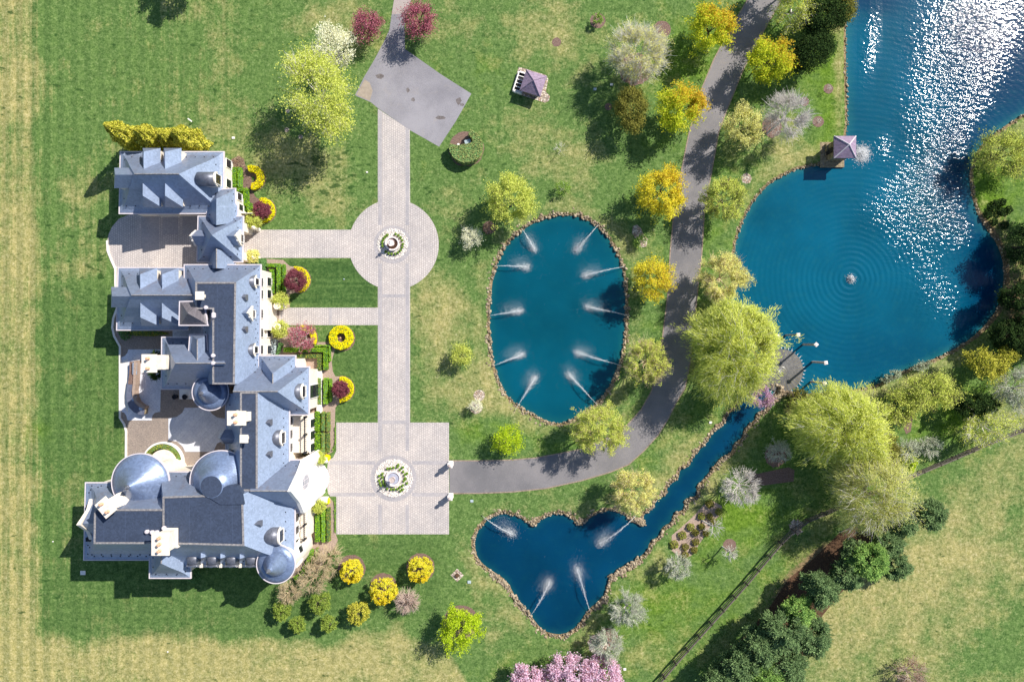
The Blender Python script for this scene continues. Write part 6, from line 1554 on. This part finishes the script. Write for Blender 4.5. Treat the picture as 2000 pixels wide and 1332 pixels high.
T(1264,706,44,4.0,'yg','dense pale green-yellow tree right of the oval pond at its lower half',seed=22,leaves=6600,leaf=.12,twig=2600,barkm='twig_tan',clump=.12,wob=.12)
T(1172,841,51,4.2,'yg','round yellow tree at the bottom right of the oval pond',seed=23,leaves=9800,leaf=.13,twig=1400,barkm='twig_tan',clump=.12,wob=.12)
T(1237,960,44,4.2,'pale','round pale yellow tree above the heart-shaped pond',seed=24,leaves=7600,leaf=.12,twig=2200,barkm='twig_tan',clump=.12,wob=.12)
T(902,693,21,1.9,'yg','small round yellow-green tree on the lawn right of the long drive',seed=25,leaves=2000,leaf=.12,twig=200)
T(993,859,28,2.3,'lime','small lime tree below the left end of the oval pond',seed=26,leaves=1900,leaf=.15,wob=.35)
T(930,792,13,1.4,'white','tiny pale sapling on the lower of two gravel discs',seed=27,leaves=500,leaf=.1,twig=120,barkm='bark_pale')
T(1485,774,24,2.6,'redbud','lilac redbud at the head of the stream',seed=28,leaves=1300,leaf=.12,twig=700,barkm='redbud_bark' if 'redbud_bark' in M else 'twig_pink',wob=.3,clump=.15)
WI = 'weeping willows by the lake'
T(1432,690,84,6.3,'willow','huge yellow-green willow on the left bank of the lake by the disc fountain',group=WI,seed=29,leaves=30000,leaf=.16,twig=900,barkm='bark_pale',droop=.5,wob=.34,limbs=15,sub=26,clump=.13,shell=.8,ell=(.95,1.12,-10))
T(1455,634,44,6.5,'willow','upper lobe willow close behind the huge left willow, touching the lake',group=WI,seed=129,leaves=9000,leaf=.15,twig=300,barkm='bark_pale',droop=.45,wob=.34,limbs=11,sub=20,clump=.13,shell=.8,ell=(1.3,.8,-28))
T(1648,836,80,6.6,'willow','huge bright willow on the right bank below the lake posts',group=WI,seed=30,leaves=32000,leaf=.16,twig=900,barkm='bark_pale',droop=.5,wob=.3,limbs=15,sub=26,clump=.13,shell=.8,ell=(1.1,.86,-25))
T(1704,960,78,6.2,'willow2','paler sparse willow overhanging the rail fence',group=WI,seed=31,leaves=17000,leaf=.15,twig=1500,barkm='bark_pale',droop=.35,wob=.34,limbs=13,sub=22,clump=.15,shell=.7,ell=(1.0,1.0,0))
T(1447,950,37,3.2,None,'white leafless tree right of the stream on the lower lawn',seed=32,leaves=0,barkm='bark_pale',twig=1900,twig_r=.018,wob=.15,limbs=11,sub=16)
GG = 'grey-green budding trees along the heart pond lawn'
T(1324,1107,25,2.4,'grey','small grey tree touching the shrub bed',group=GG,seed=33,leaves=1800,leaf=.10,twig=1500,barkm='twig_grey',clump=.12)
T(1226,1188,34,2.9,'grey','largest grey-green tree right of the heart pond tip',group=GG,seed=34,leaves=3600,leaf=.11,twig=2100,barkm='twig_grey',clump=.12)
T(1188,1258,30,2.7,'grey','grey-green tree just above the pink cherry blossoms',group=GG,seed=35,leaves=2800,leaf=.11,twig=1800,barkm='twig_grey',clump=.12)
T(1427,1079,15,2.4,None,'small leafless grey sapling on a round mulch disc',seed=36,leaves=0,twig=500,barkm='twig_grey',base=(1410,1067),twig_r=.014,limbs=7,sub=8)
T(1395,1030,22,2.2,None,'pale leafless sapling at the right edge of the shrub bed',seed=37,leaves=0,twig=160,barkm='bark_pale',base=(1370,1015),twig_r=.012,limbs=6,sub=8)
T(900,1228,40,3.0,'lime','lone lime-yellow tree at the edge of the straw field',seed=38,leaves=6200,leaf=.15,twig=400,clump=.18,wob=.25)
T(795,1174,24,1.6,None,'round pinkish leafless weeping shrub right of the big golden shrub','shrub','weeping_shrub',seed=39,leaves=0,twig=2600,barkm='twig_pink',droop=.4,wob=.12,twig_r=.014,limbs=10,sub=14)
YS = 'golden round shrubs below the court'
for px, py, R_, lab in [(687,1115,23,'left golden round shrub below the court'),(821,1112,25,'right golden round shrub below the court'),(749,1154,27,'middle and lowest big golden round shrub below the court')]:
    T(px, py, R_, 1.8, 'yellowmix', lab, 'shrub', 'golden_shrub', YS, seed=px, leaves=5200, leaf=.12, tint=(0, -.9, .0), wob=.08, clump=.12, squash=.95)
T(700,1197,22,1.8,'arbor','mustard-green bushy shrub left of the lowest golden shrub','shrub','shrub',seed=41,leaves=3200,leaf=.13,wob=.2,clump=.14)
for i, (px, py, R_, lab) in enumerate([(551,1192,17,'leftmost of the small junipers below the mansion corner'),(581,1219,15,'second small juniper from the left, lowest left'),(626,1177,20,'largest small juniper, right of the bare weeping trees'),(643,1217,15,'rightmost small juniper beside the mustard-green shrub')]):
    T(px, py, R_, 1.9, 'juniper', lab, 'tree', 'juniper', 'small junipers below the mansion', seed=50+i, leaves=3000, leaf=.12, wob=.3, clump=.2)
for i, (px, py, R_, lab) in enumerate([(640,1092,30,'tan leafless weeping tree nearest the court corner'),(612,1130,32,'tan leafless weeping tree between the round tower and the junipers'),(566,1156,23,'tan leafless weeping tree farthest left, under the round tower')]):
    T(px, py, R_, 1.9, None, lab, 'tree', 'weeping_tree', 'bare weeping trees at the mansion corner', seed=60+i, leaves=0, twig=1500, barkm='twig_tan', droop=.5, wob=.25, twig_r=.014, limbs=9, sub=14)
for i, (px, py, R_, lab) in enumerate([(1032,1334,34,'leftmost pink cherry at the bottom edge'),(1112,1322,44,'middle pink cherry at the bottom edge'),(1178,1320,36,'rightmost pink cherry at the bottom edge, below a grey-green tree')]):
    T(px, py, R_, 2.8, 'cherry', lab, 'tree', 'cherry_tree', 'pink cherries at the bottom edge', seed=70+i, leaves=7600, leaf=.16, barkm='bark_dark', wob=.3, clump=.2)
# evergreens, lower right
for i, (px, py, R_, mt, zc, lab) in enumerate([
    (1816,1003,27,'pine',3.4,'blue-green pine at the right end of the evergreen row'),
    (1766,1022,22,'pine',3.2,'dark pine peeking out right of the pale willow'),
    (1733,1062,24,'pine',3.2,'dark pine just below the pale willow'),
    (1695,1097,33,'pine2',4.4,'light green pine in the evergreen row below the pale willow'),
    (1748,1104,25,'pine',2.8,'small blue-green pine right of the light green one'),
    (1668,1080,24,'pine',3.2,'dark pine left of the light green one, near the fence'),
    (1650,1122,27,'pine',3.6,'blue-green pine between the light green pine and the rounder one to its left'),
    (1602,1150,32,'pine',4.0,'blue-green pine standing alone at the bend of the evergreen row'),
    (1560,1192,27,'pine2',4.0,'light green pine halfway down the row'),
    (1583,1242,34,'pine',3.8,'broad pine bulging right toward the dry field'),
    (1528,1228,37,'pine',4.6,'large greyish pine at the middle of the lower group'),
    (1484,1262,34,'pine',4.4,'large pine left in the lower group, near the litter strip'),
    (1445,1300,34,'pine',4.2,'pine near the bottom edge, left side of the group'),
    (1535,1300,36,'pine',4.0,'pine near the bottom edge, right side of the group'),
    (1490,1332,38,'pine2',4.4,'green pine cut by the bottom edge'),
    (1400,1330,30,'pine',3.6,'leftmost pine at the bottom edge beside the fence')]):
    T(px, py, R_, zc, mt, lab, 'pine', 'pine_tree', 'pines in the lower right row', seed=80+i, leaves=int(6.2*R_*R_)+600, leaf=.15, barkm='bark_dark', wob=.34, clump=.22, squash=1.05, limbs=10, sub=10, upb=.8)
# right edge wood
for i, (px, py, R_, mt, zc, lf, tw, bk, ell, lab) in enumerate([
    (1955,306,50,'yg',2.6,5200,1500,'bark_dark',None,'sparse green-yellow tree on the right lake point'),
    (2018,478,46,'dark',3.6,7000,0,'bark_dark',None,'dark tree at the right edge beside the lake curve'),
    (2006,592,44,'dark',3.8,9000,0,'bark_dark',None,'dark evergreen at the right edge below the lake curve'),
    (1968,655,30,'dark',3.4,5600,0,'bark_dark',None,'dark evergreen above the bright yellow conifer'),
    (2012,660,38,'dark',4.0,6000,0,'bark_dark',None,'dark evergreen cut by the right edge'),
    (1925,712,34,'arbor',3.6,3400,300,'bark_dark',(1.25,.8,-25),'bright yellow-green spreading conifer on the right shore'),
    (1968,692,20,'arbor',3.6,1400,100,'bark_dark',None,'small bright conifer right of the spreading one'),
    (1812,766,48,'yg',3.6,6000,1600,'bark',(1.25,.75,18),'wide sparse yellow-green tree along the lower lake shore'),
    (1752,795,38,'yg',3.4,2900,1200,'bark',None,'sparse tree right of the bright willow'),
    (1905,790,28,'dark',3.0,6000,0,'bark_dark',(1.5,.75,0),'very dark low evergreen in the shaded meadow'),
    (1930,832,44,'yg',3.6,3200,1300,'bark_pale',(1.3,.7,15),'sparse yellow-green tree over the fence at the right'),
    (1990,760,44,'grey',3.4,2200,1500,'bark_pale',None,'grey-green thin tree at the right edge'),
    (1772,880,24,'grey',1.6,600,800,'twig_grey',None,'grey twiggy shrub right of the willows'),
    (1815,873,22,'grey',1.4,500,600,'twig_grey',None,'second grey twiggy shrub, nearer the fence'),
    (1722,880,36,'olive',3.6,4200,200,'bark_dark',None,'olive tree squeezed between the two right-hand willows'),
    (1775,905,16,'lime',1.6,700,0,'bark',None,'small bright green bush right of the pale willow at the fence'),
    (1520,880,24,'grey',2.2,300,900,'twig_grey',None,'bare grey shrub in the shade left of the bright willow'),
    (1560,775,18,'olive',1.3,700,300,'bark',None,'brownish shrub at the rock dam'),
    (1776,1315,32,'brownbush',1.8,700,900,'twig_pink',None,'brown leafless bush in the dry field at the bottom right'),
    (1740,735,16,'grey',.9,500,100,'bark',(1.4,.6,25),'reedy shrub growing at the lake edge'),
    (1800,715,14,'grey',.9,350,80,'bark',(1.4,.6,20),'second reedy shrub at the lake edge, further right')]):
    T(px, py, R_, zc, mt, lab, 'tree' if R_ > 22 else 'shrub', 'tree' if R_ > 22 else 'shrub', None, seed=110+i, leaves=lf, leaf=.15, barkm=bk, wob=.3, twig=tw, clump=.2, ell=ell)
for i, (x, y) in enumerate([(1957,395),(1944,398),(1938,408),(1955,413),(1970,410),(1930,420),(1941,434),(1962,440)]):
    ball_shrub(x, y, 7.5, .7, 'dark', 'small dark round shrub on the right lake bank, above the dark trees', 'shrub', 'shrub', 'dark mounds on the right lake bank', seed=i)
for i, (x, y, R_) in enumerate([(1317,1063,8),(1338.5,1068,7),(1356,1074,6.5),(1333,1045,8),(1358.5,1040,6.5),(1359,1058,7),(1349,1029,7.5),(1371,1028,6.5),(1379,1041,6.5),(1370,1008,7),(1386,1008,6),(1393,1018,7),(1404,999,7),(1386,984,8),(1338,1084,7)]):
    ball_shrub(x, y, R_, .5, 'olive' if i % 3 else 'hedge_y', 'low round brown-green shrub in the oval planting bed right of the stream', 'shrub', 'shrub', 'round shrubs in the stream-side planting bed', seed=i, leaf=.1)
for i, (px, py, R_, bx, by, mt, lab) in enumerate([(1167,38,10,1167,42,'shrub','tiny staked sapling in the ringed mulch disc at the upper lawn'),(1620,171,6,1616,176,'twig','leafless sapling on the mulch disc above the boathouse'),(1600,236,6,1597,240,'twig','leafless sapling on the mulch disc left of the boathouse'),(1099,369,15,1099,371,'shrub','small green shrub with bare stems above the oval pond'),(1252,474,14,1250,474,'shrub','small green shrub on the figure-eight gravel bed'),(1095,292,16,1095,296,'twig','faint leafless sapling in the upper lawn')]):
    T(px, py, R_, .9 if R_ > 12 else 1.0, 'shrub' if mt == 'shrub' else None, lab, 'sapling', 'sapling', None, seed=140+i, leaves=700 if mt == 'shrub' else 0, leaf=.1, barkm='bark_pale' if mt != 'twig' else 'twig_grey', twig=60, trunk=.05, limbs=5, sub=6, base=(bx, by), twig_r=.009)
T(955,445,12,.5,'brownbush','low purplish heap of twigs on the dark mulch disc left of the oval pond','shrub','shrub',seed=160,leaves=500,leaf=.09,twig=200,barkm='twig_pink',trunk=.04)
T(466,318,13,.4,'brownbush','low dry perennials on the brown mulch disc by the garage','shrub','shrub',seed=161,leaves=300,leaf=.08,trunk=.03,barkm='twig_tan')
# trees just outside the frame whose shade falls into it
for i, (px, py, R_, zc, mt, lab) in enumerate([(350,-100,40,5.5,'yg','tall tree just above the top left of the view'),(1560,-52,44,5.5,'orange','maple just above the top of the view by the road'),(2085,520,48,4.5,'dark','dark evergreen beyond the right edge'),(2070,420,40,4.5,'olive','olive tree beyond the right edge'),(2080,630,44,4.5,'dark','second dark evergreen beyond the right edge')]):
    T(px, py, R_, zc, mt, lab, 'tree', 'tree', None, seed=170+i, leaves=6000, leaf=.18, barkm='bark_dark', wob=.25, clump=.2, tint=(.5, .5, 0) if mt == 'orange' else None)
